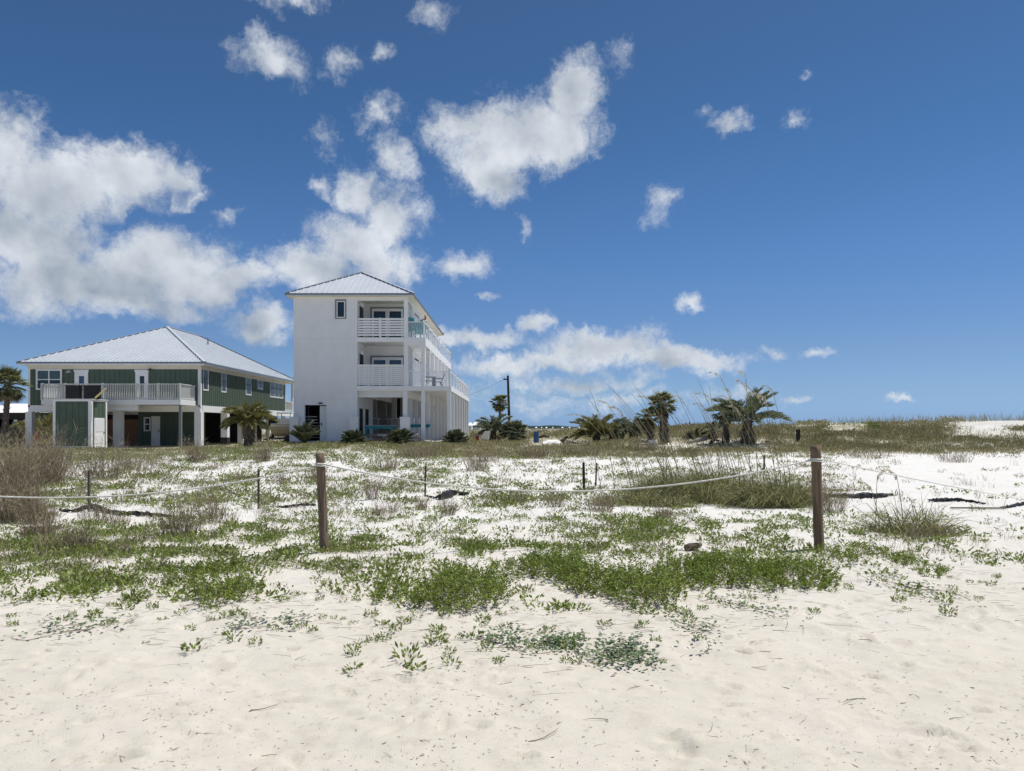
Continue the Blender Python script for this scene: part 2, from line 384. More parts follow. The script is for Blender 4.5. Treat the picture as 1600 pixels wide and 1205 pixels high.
def sand_mat():
    m = bpy.data.materials.new('beach_sand'); m.use_nodes = True; t = m.node_tree; b = t.nodes['Principled BSDF']
    b.inputs['Roughness'].default_value = .95; b.inputs['Specular IOR Level'].default_value = .12
    def nn(ty): return t.nodes.new(ty)
    co = nn('ShaderNodeTexCoord'); P = co.outputs['Object']
    def noi(s, d=5, r=.6):
        n = nn('ShaderNodeTexNoise'); n.inputs['Scale'].default_value = s; n.inputs['Detail'].default_value = d; n.inputs['Roughness'].default_value = r
        t.links.new(P, n.inputs['Vector']); return n.outputs['Fac']
    def mr(v, a, b_, c, d):
        n = nn('ShaderNodeMapRange'); t.links.new(v, n.inputs[0])
        for i, q in enumerate((a, b_, c, d)): n.inputs[i + 1].default_value = q
        return n.outputs[0]
    def mix(f, A, B):
        n = nn('ShaderNodeMix'); n.data_type = 'RGBA'; t.links.new(f, n.inputs['Factor'])
        for i, q in ((6, A), (7, B)):
            if isinstance(q, tuple): n.inputs[i].default_value = (*q, 1)
            else: t.links.new(q, n.inputs[i])
        return n.outputs[2]
    sep = nn('ShaderNodeSeparateXYZ'); t.links.new(P, sep.inputs[0])
    wob = nn('ShaderNodeMath'); wob.operation = 'MULTIPLY_ADD'; t.links.new(noi(.5, 4), wob.inputs[0]); wob.inputs[1].default_value = 5.0; t.links.new(sep.outputs['Y'], wob.inputs[2])
    inland = mr(wob.outputs[0], 7.5, 17, 0, 1)
    c = mix(inland, (.592, .550, .472), (.670, .658, .636))     # trodden beach sand, whiter quartz sand inland
    c = mix(mr(noi(.8, 6, .65), .42, .7, 0, .5), c, (.65, .60, .535))
    c = mix(mr(noi(3.5, 6, .7), .53, .72, 0, .35), c, (.40, .345, .285))
    c = mix(mr(noi(26, 5, .75), .55, .74, 0, .42), c, (.36, .305, .245))
    w2_ = nn('ShaderNodeMath'); w2_.operation = 'MULTIPLY_ADD'; t.links.new(noi(.16, 4), w2_.inputs[0]); w2_.inputs[1].default_value = 16.0; t.links.new(sep.outputs['Y'], w2_.inputs[2])
    lit = nn('ShaderNodeMath'); lit.operation = 'MULTIPLY'; t.links.new(mr(w2_.outputs[0], 40, 47, 0, 1), lit.inputs[0]); t.links.new(mr(noi(.9, 6, .7), .28, .50, 0, .92), lit.inputs[1])
    xs_ = nn('ShaderNodeMath'); xs_.operation = 'MULTIPLY'; t.links.new(lit.outputs[0], xs_.inputs[0]); t.links.new(mr(sep.outputs['X'], 20, 24, 1, .35), xs_.inputs[1])
    c = mix(xs_.outputs[0], c, (.29, .26, .17))
    sp = nn('ShaderNodeTexVoronoi'); sp.inputs['Scale'].default_value = 17; t.links.new(P, sp.inputs['Vector'])
    spk = mr(sp.outputs['Distance'], .06, .11, .55, 0)
    c = mix(spk, c, (.20, .16, .12))
    t.links.new(c, b.inputs['Base Color'])
    a1 = nn('ShaderNodeMath'); a1.operation = 'MULTIPLY_ADD'; t.links.new(noi(22, 6, .65), a1.inputs[0]); a1.inputs[1].default_value = .5; t.links.new(noi(160, 3, .7), a1.inputs[2])
    bu = nn('ShaderNodeBump'); bu.inputs['Strength'].default_value = .6; bu.inputs['Distance'].default_value = .014
    t.links.new(a1.outputs[0], bu.inputs['Height']); t.links.new(bu.outputs[0], b.inputs['Normal'])
    return m
M['sand'] = sand_mat()
def water_mat():
    m = bpy.data.materials.new('bay_water'); m.use_nodes = True; b = m.node_tree.nodes['Principled BSDF']
    b.inputs['Base Color'].default_value = (.02, .06, .10, 1); b.inputs['Roughness'].default_value = .25
    n = m.node_tree.nodes.new('ShaderNodeTexNoise'); n.inputs['Scale'].default_value = .3
    u = m.node_tree.nodes.new('ShaderNodeBump'); u.inputs['Strength'].default_value = .3
    m.node_tree.links.new(n.outputs['Fac'], u.inputs['Height']); m.node_tree.links.new(u.outputs[0], b.inputs['Normal'])
    return m
M['water'] = water_mat()

# ------------------------------------------------------------------ object helpers
def wloc(o):
    v = Vector((0, 0, 0))
    while o is not None:
        v = v + o.location; o = o.parent
    return v
def tag(o, label=None, cat=None, group=None, kind=None):
    for k, v in (('label', label), ('category', cat), ('group', group), ('kind', kind)):
        if v: o[k] = v
    return o
def thing(name, label, cat, loc=(0, 0, 0), group=None, rz=0.0):
    o = bpy.data.objects.new(name, None); COL.objects.link(o); o.empty_display_size = .2
    o.location = loc; o.rotation_euler = (0, 0, rz)
    return tag(o, label, cat, group)
def link(name, me, parent=None):
    o = bpy.data.objects.new(name, me); COL.objects.link(o)
    if parent is not None: o.parent = parent
    return o
class MB:
    def __init__(s): s.v = []; s.f = []; s.smooth = False; s.g = []
    def add(s, vs, fs):
        s.g.append((len(s.v), len(s.f))); k = len(s.v); s.v += [tuple(v) for v in vs]; s.f += [tuple(i + k for i in f) for f in fs]; return s
    def box(s, x0, x1, y0, y1, z0, z1):
        return s.add([(x0, y0, z0), (x1, y0, z0), (x1, y1, z0), (x0, y1, z0), (x0, y0, z1), (x1, y0, z1), (x1, y1, z1), (x0, y1, z1)],
                     [(0, 3, 2, 1), (4, 5, 6, 7), (0, 1, 5, 4), (1, 2, 6, 5), (2, 3, 7, 6), (3, 0, 4, 7)])
    def obox(s, c, ax, ay, az):
        c, ax, ay, az = map(Vector, (c, ax, ay, az))
        vs = [c + i * ax + j * ay + k * az for k in (-1, 1) for (i, j) in ((-1, -1), (1, -1), (1, 1), (-1, 1))]
        return s.add(vs, [(0, 3, 2, 1), (4, 5, 6, 7), (0, 1, 5, 4), (1, 2, 6, 5), (2, 3, 7, 6), (3, 0, 4, 7)])
    def bar(s, a, b, w, h=None, up=(0, 0, 1)):
        a, b = Vector(a), Vector(b); d = b - a; h = h or w
        u = d.normalized(); sx = u.cross(Vector(up))
        if sx.length < 1e-4: sx = u.cross(Vector((0, 1, 0)))
        sx.normalize(); sz = sx.cross(u)
        return s.obox((a + b) / 2, d / 2, sx * w / 2, sz * h / 2)
    def tube(s, pts, rad, n=6, cap=True):
        pts = [Vector(p) for p in pts]
        rads = [rad] * len(pts) if isinstance(rad, (int, float)) else list(rad)
        k0 = len(s.v); fs = []
        prev = None
        for i, p in enumerate(pts):
            d = (pts[min(i + 1, len(pts) - 1)] - pts[max(i - 1, 0)]).normalized()
            a = d.cross(Vector((0, 0, 1)) if abs(d.z) < .9 else Vector((1, 0, 0))).normalized() if prev is None else (prev - d * prev.dot(d)).normalized()
            prev = a; b = d.cross(a)
            for j in range(n):
                t = 2 * math.pi * j / n
                s.v.append(tuple(p + (a * math.cos(t) + b * math.sin(t)) * rads[i]))
            if i:
                for j in range(n):
                    q = k0 + (i - 1) * n; fs.append((q + j, q + (j + 1) % n, q + n + (j + 1) % n, q + n + j))
        if cap:
            fs.append(tuple(k0 + j for j in range(n))[::-1]); fs.append(tuple(k0 + (len(pts) - 1) * n + j for j in range(n)))
        s.f += fs; return s
    def prism(s, poly, a, b, axis='y'):
        n = len(poly)
        def P(u, w, t): return (u, t, w) if axis == 'y' else ((t, u, w) if axis == 'x' else (u, w, t))
        vs = [P(u, w, a) for u, w in poly] + [P(u, w, b) for u, w in poly]
        return s.add(vs, [tuple(range(n)), tuple(range(2 * n - 1, n - 1, -1))] + [(i, (i + 1) % n, n + (i + 1) % n, n + i) for i in range(n)])
    def mesh(s, name, m, off=(0, 0, 0)):
        me = bpy.data.meshes.new(name)
        me.from_pydata([(x - off[0], y - off[1], z - off[2]) for x, y, z in s.v], [], s.f)
        me.materials.append(M[m] if isinstance(m, str) else m)
        if s.smooth: me.shade_smooth()
        me.validate(); me.update()
        return me
    def build_each(s, name, m, parent=None):
        g = s.g + [(len(s.v), len(s.f))]
        for (v0, f0), (v1, f1) in zip(g[:-1], g[1:]):
            q = MB(); q.v = s.v[v0:v1]; q.f = [tuple(i - v0 for i in f) for f in s.f[f0:f1]]; q.build(name, m, parent)
    def build(s, name, m, parent=None, local=False, bevel=0.0):
        off = (0, 0, 0) if (local or parent is None) else wloc(parent)
        o = link(name, s.mesh(name, m, off), parent)
        if bevel:
            b = o.modifiers.new('bevel', 'BEVEL'); b.width = bevel; b.segments = 2; b.limit_method = 'ANGLE'
        return o
def arr_mesh(name, V, faces4=None, faces3=None, m=None, smooth=False):
    me = bpy.data.meshes.new(name)
    f4 = np.zeros((0, 4), int) if faces4 is None else np.asarray(faces4)
    f3 = np.zeros((0, 3), int) if faces3 is None else np.asarray(faces3)
    loops = np.concatenate([f4.ravel(), f3.ravel()]).astype(np.int32)
    tot = np.concatenate([np.full(len(f4), 4), np.full(len(f3), 3)]).astype(np.int32)
    st = np.concatenate([[0], np.cumsum(tot)[:-1]]).astype(np.int32) if len(tot) else tot
    me.vertices.add(len(V)); me.vertices.foreach_set('co', np.asarray(V, np.float32).ravel())
    me.loops.add(len(loops)); me.loops.foreach_set('vertex_index', loops)
    me.polygons.add(len(tot)); me.polygons.foreach_set('loop_start', st); me.polygons.foreach_set('loop_total', tot)
    if smooth: me.polygons.foreach_set('use_smooth', np.ones(len(tot), bool))
    me.materials.append(M[m] if isinstance(m, str) else m)
    me.update(calc_edges=True); return me
def nrm(a): return a / np.maximum(np.linalg.norm(a, axis=-1, keepdims=True), 1e-9)
class Veg:
    """leaf and blade collector (numpy)"""
    def __init__(s): s.V = []; s.q = []; s.t = []; s.n = 0
    def _push(s, V, q=None, t=None):
        s.V.append(V.reshape(-1, 3))
        if q is not None: s.q.append(q + s.n)
        if t is not None: s.t.append(t + s.n)
        s.n += V.reshape(-1, 3).shape[0]
    def leaves(s, B, D, L, Wd, roll=None):
        n = len(B); D = nrm(D); r = rng.normal(size=(n, 3)) if roll is None else roll
        side = nrm(np.cross(D, r)); L = np.broadcast_to(L, n)[:, None]; Wd = np.broadcast_to(Wd, n)[:, None]
        mid = B + D * L * .5
        up = np.cross(side, D) * Wd * .25
        V = np.stack([B, mid + side * Wd * .5 + up, B + D * L, mid - side * Wd * .5 + up], 1)
        i = np.arange(n)[:, None] * 4
        s._push(V, np.concatenate([i, i + 1, i + 2, i + 3], 1))
    def blades(s, B, D, L, Wd, droop):
        n = len(B); D = nrm(D); L = np.broadcast_to(L, n)[:, None]; Wd = np.broadcast_to(Wd, n)[:, None]; droop = np.broadcast_to(droop, n)[:, None]
        side = nrm(np.cross(D, rng.normal(size=(n, 3))))
        dn = np.array([0, 0, -1.0]); hz = D.copy(); hz[:, 2] = 0
        p1 = B + D * L * .5 + hz * L * droop * .12
        p2 = B + D * L * .9 + hz * L * droop * .35 + dn * L * droop * .3
        V = np.stack([B - side * Wd * .5, B + side * Wd * .5, p1 + side * Wd * .42, p1 - side * Wd * .42, p2], 1)
        i = np.arange(n)[:, None] * 5
        s._push(V, np.concatenate([i, i + 1, i + 2, i + 3], 1), np.concatenate([i + 3, i + 2, i + 4], 1))
    def mesh(s, name, m, off=(0, 0, 0)):
        V = np.concatenate(s.V) - np.array(off)
        return arr_mesh(name, V, np.concatenate(s.q) if s.q else None, np.concatenate(s.t) if s.t else None, m)
    def build(s, name, m, parent=None, local=False):
        off = (0, 0, 0) if (local or parent is None) else tuple(wloc(parent))
        return link(name, s.mesh(name, m, off), parent)

# ------------------------------------------------------------------ the ground
def warped(lo, hi, inner_lo, inner_hi, step, grow):
    mid = list(np.arange(inner_lo, inner_hi, step))
    a, d = inner_hi, step
    up = []
    while a < hi: up.append(a); d *= grow; a += d
    up.append(hi)
    a, d = inner_lo, step
    dn = []
    d *= grow; a -= d
    while a > lo: dn.append(a); d *= grow; a -= d
    dn.append(lo)
    return np.array(dn[::-1] + mid + up)
gx = warped(-7000, 7000, -6.5, 6.5, .034, 1.035)
gy = warped(-400, 9000, 2.6, 10.5, .026, 1.022)
GX, GY = np.meshgrid(gx, gy)
GZ = dimples(GX, GY, h_full(GX, GY))
ny_, nx_ = GX.shape
ii = np.arange(ny_ * nx_).reshape(ny_, nx_)
qf = np.stack([ii[:-1, :-1], ii[:-1, 1:], ii[1:, 1:], ii[1:, :-1]], -1).reshape(-1, 4)
go = link('sandy_ground', arr_mesh('sandy_ground', np.stack([GX, GY, GZ], -1).reshape(-1, 3), qf, None, 'sand', True))
tag(go, kind='structure')
wo_ = MB().add([(-9000, 440, -.9), (9000, 440, -.9), (9000, 9000, -.9), (-9000, 9000, -.9)], [(0, 1, 2, 3)]).build('bay_water', 'water')
tag(wo_, kind='structure')

# ------------------------------------------------------------------ building helpers
def window(root, name, plane, u0, u1, z0, z1, at, cols=1, rows=2, trim=.09, frame='whitebright', glass='glass', face=-1, lower=None):
    """plane 'y': wall facing -y at y=at, u is x. plane 'x': wall facing +x at x=at, u is y."""
    def bx(mb, a0, a1, b0, b1, d0, d1):
        if plane == 'y': mb.box(a0, a1, at + face * d1, at + face * d0, b0, b1)
        else: mb.box(at - face * d0, at - face * d1, a0, a1, b0, b1) if face > 0 else mb.box(at + d0, at + d1, a0, a1, b0, b1)
        return mb
    fr = MB()
    bx(fr, u0 - trim, u0, z0 - trim, z1 + trim, 0, .05); bx(fr, u1, u1 + trim, z0 - trim, z1 + trim, 0, .05)
    bx(fr, u0, u1, z1, z1 + trim, 0, .05); bx(fr, u0, u1, z0 - trim, z0, 0, .06)
    w = (u1 - u0) / cols; h = (z1 - z0) / rows
    for i in range(1, cols): bx(fr, u0 + i * w - .035, u0 + i * w + .035, z0, z1, .003, .045)
    for j in range(1, rows): bx(fr, u0, u1, z0 + j * h - .028, z0 + j * h + .028, .004, .038)
    f = fr.build('window', frame, root)
    for i in range(cols):
        for j in range(rows):
            g = lower if (lower and j == 0) else glass
            bx(MB(), u0 + i * w + .002, u0 + (i + 1) * w - .002, z0 + j * h + .002, z0 + (j + 1) * h - .002, .004, .018).build('pane', g, f)
    return f
def hip_roof(root, x0, x1, y0, y1, ze, rx, ry0, ry1, zr, sp, th=.10):
    """metal hip roof with real standing seams; ridge along y at x=rx from ry0 to ry1"""
    c = [(x0, y0, ze), (x1, y0, ze), (x1, y1, ze), (x0, y1, ze)]
    a, b = (rx, ry0, zr), (rx, ry1, zr)
    r = MB(); r.add(c + [a, b], [(0, 1, 4), (1, 2, 5, 4), (2, 3, 5), (3, 0, 4, 5)])
    o = r.build('roof', 'roof', root)
    edge = MB()
    edge.box(x0, x1, y0 - .012, y0, ze - th, ze + .012); edge.box(x1, x1 + .012, y0, y1, ze - th, ze + .012)
    edge.box(x0 - .012, x0, y0, y1, ze - th, ze + .012); edge.box(x0, x1, y1, y1 + .012, ze - th, ze + .012)
    edge.build_each('drip_edge', 'roofedge', o)
    se = MB()
    def seams(p, q, hh, top, top2=None):
        p, q = Vector(p), Vector(q); L = (q - p).length; n = int(L / sp)
        d = (q - p) / L
        A = Vector(top); B = Vector(top2) if top2 else A
        sa = (A - p).dot(d); sb = (B - p).dot(d)
        nrm_ = (q - p).cross(A - p).normalized()
        for i in range(1, n):
            s = i * L / n
            st = p + d * s
            if s < sa: k = s / sa
            elif s > sb: k = (L - s) / (L - sb)
            else: k = 1.0
            up = (A - p) - d * sa
            en = st + up * (k * .995)
            if (en - st).length < .15: continue
            se.bar(st + nrm_ * hh * .5, en + nrm_ * hh * .5, .035, hh, up=nrm_)
    seams(c[0], c[1], .05, a); seams(c[1], c[2], .012, a, b); seams(c[3], c[0], .03, b, a)
    s = se.build('standing_seams', 'roof', o); s['kind'] = 'stuff'
    cap = MB()
    for p, q in ((c[0], a), (c[1], a), (c[2], b), (c[3], b), (a, b)):
        p, q = Vector(p) + Vector((0, 0, .03)), Vector(q) + Vector((0, 0, .03))
        cap.bar(p, q, .20, .035)
    cap.build_each('ridge_cap', 'roof', o)
    dark = MB()
    for sg in (1, -1):
        for p, q in ((c[0], a), (c[1], a), (c[2], b)):
            p, q = Vector(p), Vector(q); d = (q - p).normalized(); side = d.cross(Vector((0, 0, 1))).normalized()
            dark.bar(p + side * sg * .115 + Vector((0, 0, .02)), q + side * sg * .115 + Vector((0, 0, .02)), .03, .025)
    dark.build_each('hip_flashing', 'roofedge', o)
    return o

# ------------------------------------------------------------------ white three-storey beach house
YF = 46.0
wx0, wxr, wx1 = PX(459, YF), PX(558, YF), -6.5
zG = .70
D2b, D2t = 3.90, 4.16
D3b, D3t = 6.93, 7.17
ZE = 9.70
YB = 65.0
wh = thing('white_beach_house', 'white three-storey beach house on pillars with metal roof and balconies', 'house', (wx0, YF, zG))
# front left block
b = MB()
dx0, dx1, dz1 = PX(476, YF), PX(510, YF), PZ(633, YF)
b.box(wx0, dx0, YF, YF + .2, zG - .3, dz1); b.box(dx1, wxr, YF, YF + .2, zG - .3, dz1); b.box(wx0, wxr, YF, YF + .2, dz1, ZE)
b.box(wx0, wx0 + .2, YF + .2, YB, zG - .3, ZE)                     # left wall
b.box(wxr - .2, wxr, YF + .2, YF + 5.2, zG - .3, ZE)                # right side of the storage block, seen through the balconies
b.box(wx0 + .2, wxr - .2, YF + 5, YF + 5.2, zG - .3, D2b)           # back of the storage block
b.box(wx0 + .2, wxr - .2, YF + .2, YF + 5, zG - .2, zG + .03)
b.build('wall', 'white', wh)
RB = YF + 2.5                                                       # balcony back wall
b = MB()
b.box(wxr, wx1, RB, RB + .2, D2t, ZE)
b.box(wx1 - .2, wx1, RB + .2, YB, D2t, ZE)
b.box(wx0 + .2, wx1, YB - .2, YB, D2b, ZE)
b.build('wall', 'white', wh)
b = MB()                                                            # siding joints and grooves on the shaded front
for zz in (PZ(529, YF), PZ(612.5, YF), PZ(622, YF)): b.box(wx0 + .13, wxr - .135, YF - .012, YF, zz, zz + .05)
b.build_each('trim_board', 'white', wh)
b = MB()
for zz in (PZ(529, YF), PZ(612.5, YF), PZ(622, YF)): b.box(wx0 + .13, wxr - .135, YF - .004, YF, zz - .014, zz)  # darker paint lines imitate a shadow below each trim board
for px in (500, 541): b.box(PX(px, YF) - .006, PX(px, YF) + .006, YF - .003, YF, PZ(633, YF) if px < 505 else zG, PZ(623, YF))
for px in (492, 525): b.box(PX(px, YF) - .004, PX(px, YF) + .004, YF - .003, YF, PZ(611, YF), PZ(531, YF))
b.build_each('joint_and_shadow_line', 'greywhite', wh)
b = MB()
nb = 11
for i in range(1, nb): 
    x = wx0 + (wxr - wx0) * i / nb; b.box(x - .006, x + .006, YF - .0025, YF, PZ(527, YF), ZE - .02)
o = b.build('siding_grooves', 'white', wh); o['kind'] = 'stuff'
b = MB(); b.box(wx0 - .012, wx0 + .12, YF - .015, YF, zG, ZE - .01); b.box(wxr - .13, wxr + .012, YF - .015, YF, D2t - .2, ZE - .01); b.build_each('corner_board', 'white', wh)
# inside the doorway: painted-in room shade, stair stringer and an open white door leaf
b = MB(); b.box(dx0 - .2, dx1 + .4, YF + 2.2, YF + 2.25, zG + .04, dz1 + .3); b.box(wx0 + .25, wx0 + .28, YF + .25, YF + 2.1, zG + .04, dz1 + .3); b.build('room_shade', 'dark', wh)  # near-black sheets put the room's shade into colour
b = MB()
for k in range(9): b.box(dx0 - .15, dx0 + .62, YF + .5 + k * .18, YF + .68 + k * .18, zG + .03 + (8 - k) * .19, zG + .07 + (8 - k) * .19)
b.build('stair', 'greywhite', wh)
b = MB(); b.box(PX(498, YF), dx1 - .01, YF + .28, YF + .33, zG + .05, dz1 - .05)
d_ = b.build('door', 'white', wh)
MB().box(PX(498, YF) + .08, PX(498, YF) + .13, YF + .22, YF + .28, zG + 1.0, zG + 1.2).build('handle', 'black', d_)
b = MB(); b.box(dx0 - .06, dx0, YF - .02, YF, zG, dz1 + .06); b.box(dx1, dx1 + .06, YF - .02, YF, zG, dz1 + .06); b.box(dx0, dx1, YF - .02, YF, dz1, dz1 + .06); b.build('door_frame', 'white', wh)
MB().box(PX(498, YF), PX(504, YF), YF - .1, YF, PZ(632, YF) + .03, PZ(630, YF) + .03).build('wall_lamp', 'black', wh)
MB().box(PX(508, YF), PX(523, YF), YF - .9, YF - .02, zG - .2, zG + .07).build('door_step', 'concrete', wh)
# upper-left window with grey trim
window(wh, 'window', 'y', PX(527.5, YF), PX(538, YF), PZ(495.5, YF), PZ(472, YF), YF, 1, 1, .05, 'whitebright', 'glass')
b = MB(); x0_, x1_, z0_, z1_ = PX(523.5, YF), PX(541, YF), PZ(498.5, YF), PZ(468, YF)
b.box(x0_, x0_ + .1, YF - .03, YF, z0_, z1_); b.box(x1_ - .1, x1_, YF - .03, YF, z0_, z1_); b.box(x0_ + .1, x1_ - .1, YF - .03, YF, z1_ - .1, z1_); b.box(x0_ + .1, x1_ - .1, YF - .03, YF, z0_, z0_ + .1)
b.build('window_trim', 'greytrim', wh)
# floors, fascias
b = MB()
b.box(wxr, wx1, YF, YB, D2b, D2t); b.box(wx1, PX(704, YF), YF, YB + .4, D2b, D2t); b.build('deck', 'white', wh)
b = MB()
b.box(wxr, wx1, YF, YB, D3b, D3t - .002); b.box(wx1, PX(664, YF), YF, YB + .4, D3t - .45, D3t); b.build('deck', 'white', wh)
b = MB(); b.box(wxr, PX(704, YF) + .04, YF - .04, YF, D2b - .02, D2t + .02); b.box(PX(704, YF), PX(704, YF) + .04, YF, YB + .4, D2b - .04, D2t + .03); b.build_each('deck_fascia', 'whitebright', wh)
b = MB(); b.box(wxr, wx1, YF - .04, YF, D3b - .01, D3t + .02); b.box(wx1, PX(664, YF) + .04, YF - .04, YF, D3t - .5, D3t + .02); b.box(PX(664, YF), PX(664, YF) + .04, YF, YB + .4, D3t - .48, D3t + .02); b.build_each('deck_fascia', 'whitebright', wh)
b = MB(); b.box(wxr, wx1, YF, YF + .2, ZE - .22, ZE); b.box(wx1 - .02, wx1 + .0, YF + .2, RB, ZE - .22, ZE); b.build('header_beam', 'white', wh)
b = MB(); b.box(wx0 - .36, wx1 + .40, YF - .4, YB + .4, ZE, ZE + .05); b.build('soffit', 'cream', wh)
b = MB(); b.box(wx0 - .36, wx1 + .40, YF - .42, YF - .4, ZE - .01, ZE + .14); b.box(wx1 + .40, wx1 + .42, YF - .42, YB + .4, ZE - .01, ZE + .14); b.box(wx0 - .38, wx0 - .36, YF - .42, YB + .4, ZE - .01, ZE + .14); b.build_each('eave_fascia', 'greywhite', wh)
hip_roof(wh, wx0 - .42, wx1 + .46, YF - .46, YB + .46, ZE + .15, -10.0, 49.3, 61.5, 11.92, .32)
# balcony corner posts, ground pillars
for z0, z1 in ((D2t + .02, D3b - .01), (D3t + .02, ZE - .22)):
    MB().box(PX(631, YF), PX(637.3, YF), YF - .02, YF + .23, z0, z1).build('corner_post', 'whitebright', wh)
b = MB(); b.box(wxr, wx1, YF + .3, YF + .6, D2b - .42, D2b); b.box(wx1 - .35, wx1 - .05, YF + .6, YB, D2b - .42, D2b - .01); b.box(wxr + .3, wxr + .55, YF + .6, YB, D2b - .42, D2b - .012); b.build_each('ground_beam', 'white', wh)
def pillar(x, y, w, z0, z1, m='white', cap=None):
    o = MB().box(x - w / 2, x + w / 2, y - w / 2, y + w / 2, z0, z1).build('pillar', m, wh)
    if cap:
        cw, cz = cap
        MB().box(x - cw / 2, x + cw / 2, y - cw / 2, y + cw / 2, z0, cz).build('pillar_base', m, o)
        MB().box(x - cw / 2 - .03, x + cw / 2 + .03, y - cw / 2 - .03, y + cw / 2 + .03, cz, cz + .05).build('base_cap', 'whitebright', o)
pz = PZ(653, YF)
pillar(PX(632.5, YF), YF + .18, .27, zG - .3, D2b, 'whitebright', (.58, pz))
for x in (PX(554.5, YF), PX(461.5, YF)):
    o = MB().box(x - .27, x + .27, YF - .32, YF - .02, zG - .5, pz).build('pilaster', 'white', wh)
    MB().box(x - .30, x + .30, YF - .35, YF - .01, pz, pz + .05).build('base_cap', 'whitebright', o)
for k in range(8):
    y = YF + .14 + k * 2.68
    if k: pillar(-6.72, y, .30, zG - .3, D2b - .42, 'white', (.56, pz))
    pillar(-5.53, y, .24, zG - .3 if k < 8 else 0, D3t - .48, 'whitebright')
    pillar(-3.93, y, .24, zG - .4, D2b - .02, 'whitebright')
for x in (-8.3, -9.7):
    for y in (52.2, 56.2, 60.3, 64.4): pillar(x, y, .32, zG - .3, D2b, 'concrete', (.56, pz))
MB().box(-13.3, -9.9, YB - .25, YB - .05, zG - .2, D2b).build('wall', 'greywhite', wh)
for xa, xb in ((-9.4, -8.75), (-8.2, -7.75)): MB().box(xa, xb, 58, 58.15, zG - .2, D2b).build('shade_panel', 'dark', wh)  # dark rear panels added so the carport reads as shaded
MB().box(wxr, wx1, YB - .3, YB - .12, D2b - 1.0, D2b).build('shade_panel', 'dark', wh)  # near-black strip painting shade at the rear below the deck
MB().box(wxr, -3.7, YF - .2, YB + .5, zG - .25, zG + .005).build('floor_slab', 'concrete', wh)
# doors and lamps on the balconies
for (zf, zt) in ((D2t, PZ(556, RB)), (D3t, PZ(480, RB))):
    x0, x1 = PX(581, RB), PX(630, RB)
    f = MB(); f.box(x0 - .1, x0, RB - .05, RB, zf, zt); f.box(x0, x1, RB - .05, RB, zt - .1, zt); f.box(x1, x1 + .06, RB - .05, RB, zf, zt)
    fo = f.build('sliding_door', 'greytrim', wh)
    g = MB(); xm = (x0 + x1) / 2
    for a, c in ((x0, xm), (xm, x1)):
        g.box(a + .01, a + .13, RB - .035, RB, zf, zt - .11); g.box(c - .13, c - .01, RB - .035, RB, zf, zt - .11)
        g.box(a + .13, c - .13, RB - .035, RB, zt - .28, zt - .11); g.box(a + .13, c - .13, RB - .035, RB, zf, zf + .12)
        MB().box(a + .135, c - .135, RB - .02, RB - .002, zf + .125, zt - .285).build('pane', 'glassblue' if zf < 5 else 'glass', fo)
    g.build('sash', 'whitebright', fo)
    # narrow door on the left side wall of the recess
    s = MB().box(wxr, wxr + .04, YF + .75, YF + 1.75, zf, zf + 2.1).build('side_door', 'black', wh)
    MB().box(wxr + .04, wxr + .07, YF + .85, YF + .9, zf + .95, zf + 1.1).build('handle', 'greytrim', s)
    l = MB(); l.bar((wxr, YF + .45, zf + 2.15), (wxr + .22, YF + .45, zf + 2.2), .04); l.tube([(wxr + .22, YF + .45, zf + 2.2), (wxr + .22, YF + .45, zf + 2.02)], [.03, .10], 8); l.build('wall_lamp', 'whitebright', wh)
# right side doors and windows on both storeys
for zf in (D2t, D3t):
    for k, (ya, yb_) in enumerate(((49.6, 51.6), (52.6, 54.2), (55.6, 57.6), (58.8, 60.4), (61.4, 63.4))):
        z0 = zf + (.06 if k % 2 == 0 else .8)
        window(wh, 'window', 'x', ya, yb_, z0, zf + 2.0, wx1, 2, 1, .1, 'greytrim' if k % 2 else 'whitebright', 'glass', face=1)
# ground-level side doors in the storage block wall
for ya, yb_ in ((YF + .7, YF + 1.6), (YF + 2.6, YF + 3.5)):
    MB().box(wxr, wxr + .04, ya, yb_, zG + .02, zG + 2.1).build('side_door', 'dark', wh)
# railings: upper front of wide horizontal boards
za, zb = PZ(526, YF), PZ(497, YF)
rail = MB(); rail.box(PX(594, YF) - .06, PX(594, YF) + .06, YF - .01, YF + .05, D3t + .02, zb + .02); ro = rail.build('board_railing', 'whitebright', wh)
hb = (zb - za) / 7
for k in range(7): MB().box(wxr + .01, PX(631, YF) - .01, YF + .055, YF + .085, za + k * hb + .045, za + (k + 1) * hb).build('rail_board', 'whitebright', ro)
za, zb = D2t + .06, PZ(571, YF)
rail = MB()
for px in (575.5, 593.5, 612): rail.box(PX(px, YF) - .03, PX(px, YF) + .03, YF - .01, YF + .04, D2t + .02, zb)
rail.box(wxr + .01, PX(631, YF) - .01, YF - .02, YF + .06, zb, zb + .05); ro = rail.build('slat_railing', 'whitebright', wh)
hb = (zb - za) / 10
for k in range(10): MB().box(wxr + .01, PX(631, YF) - .01, YF + .045, YF + .07, za + k * hb + .014, za + (k + 1) * hb - .002).build('rail_board', 'white', ro)
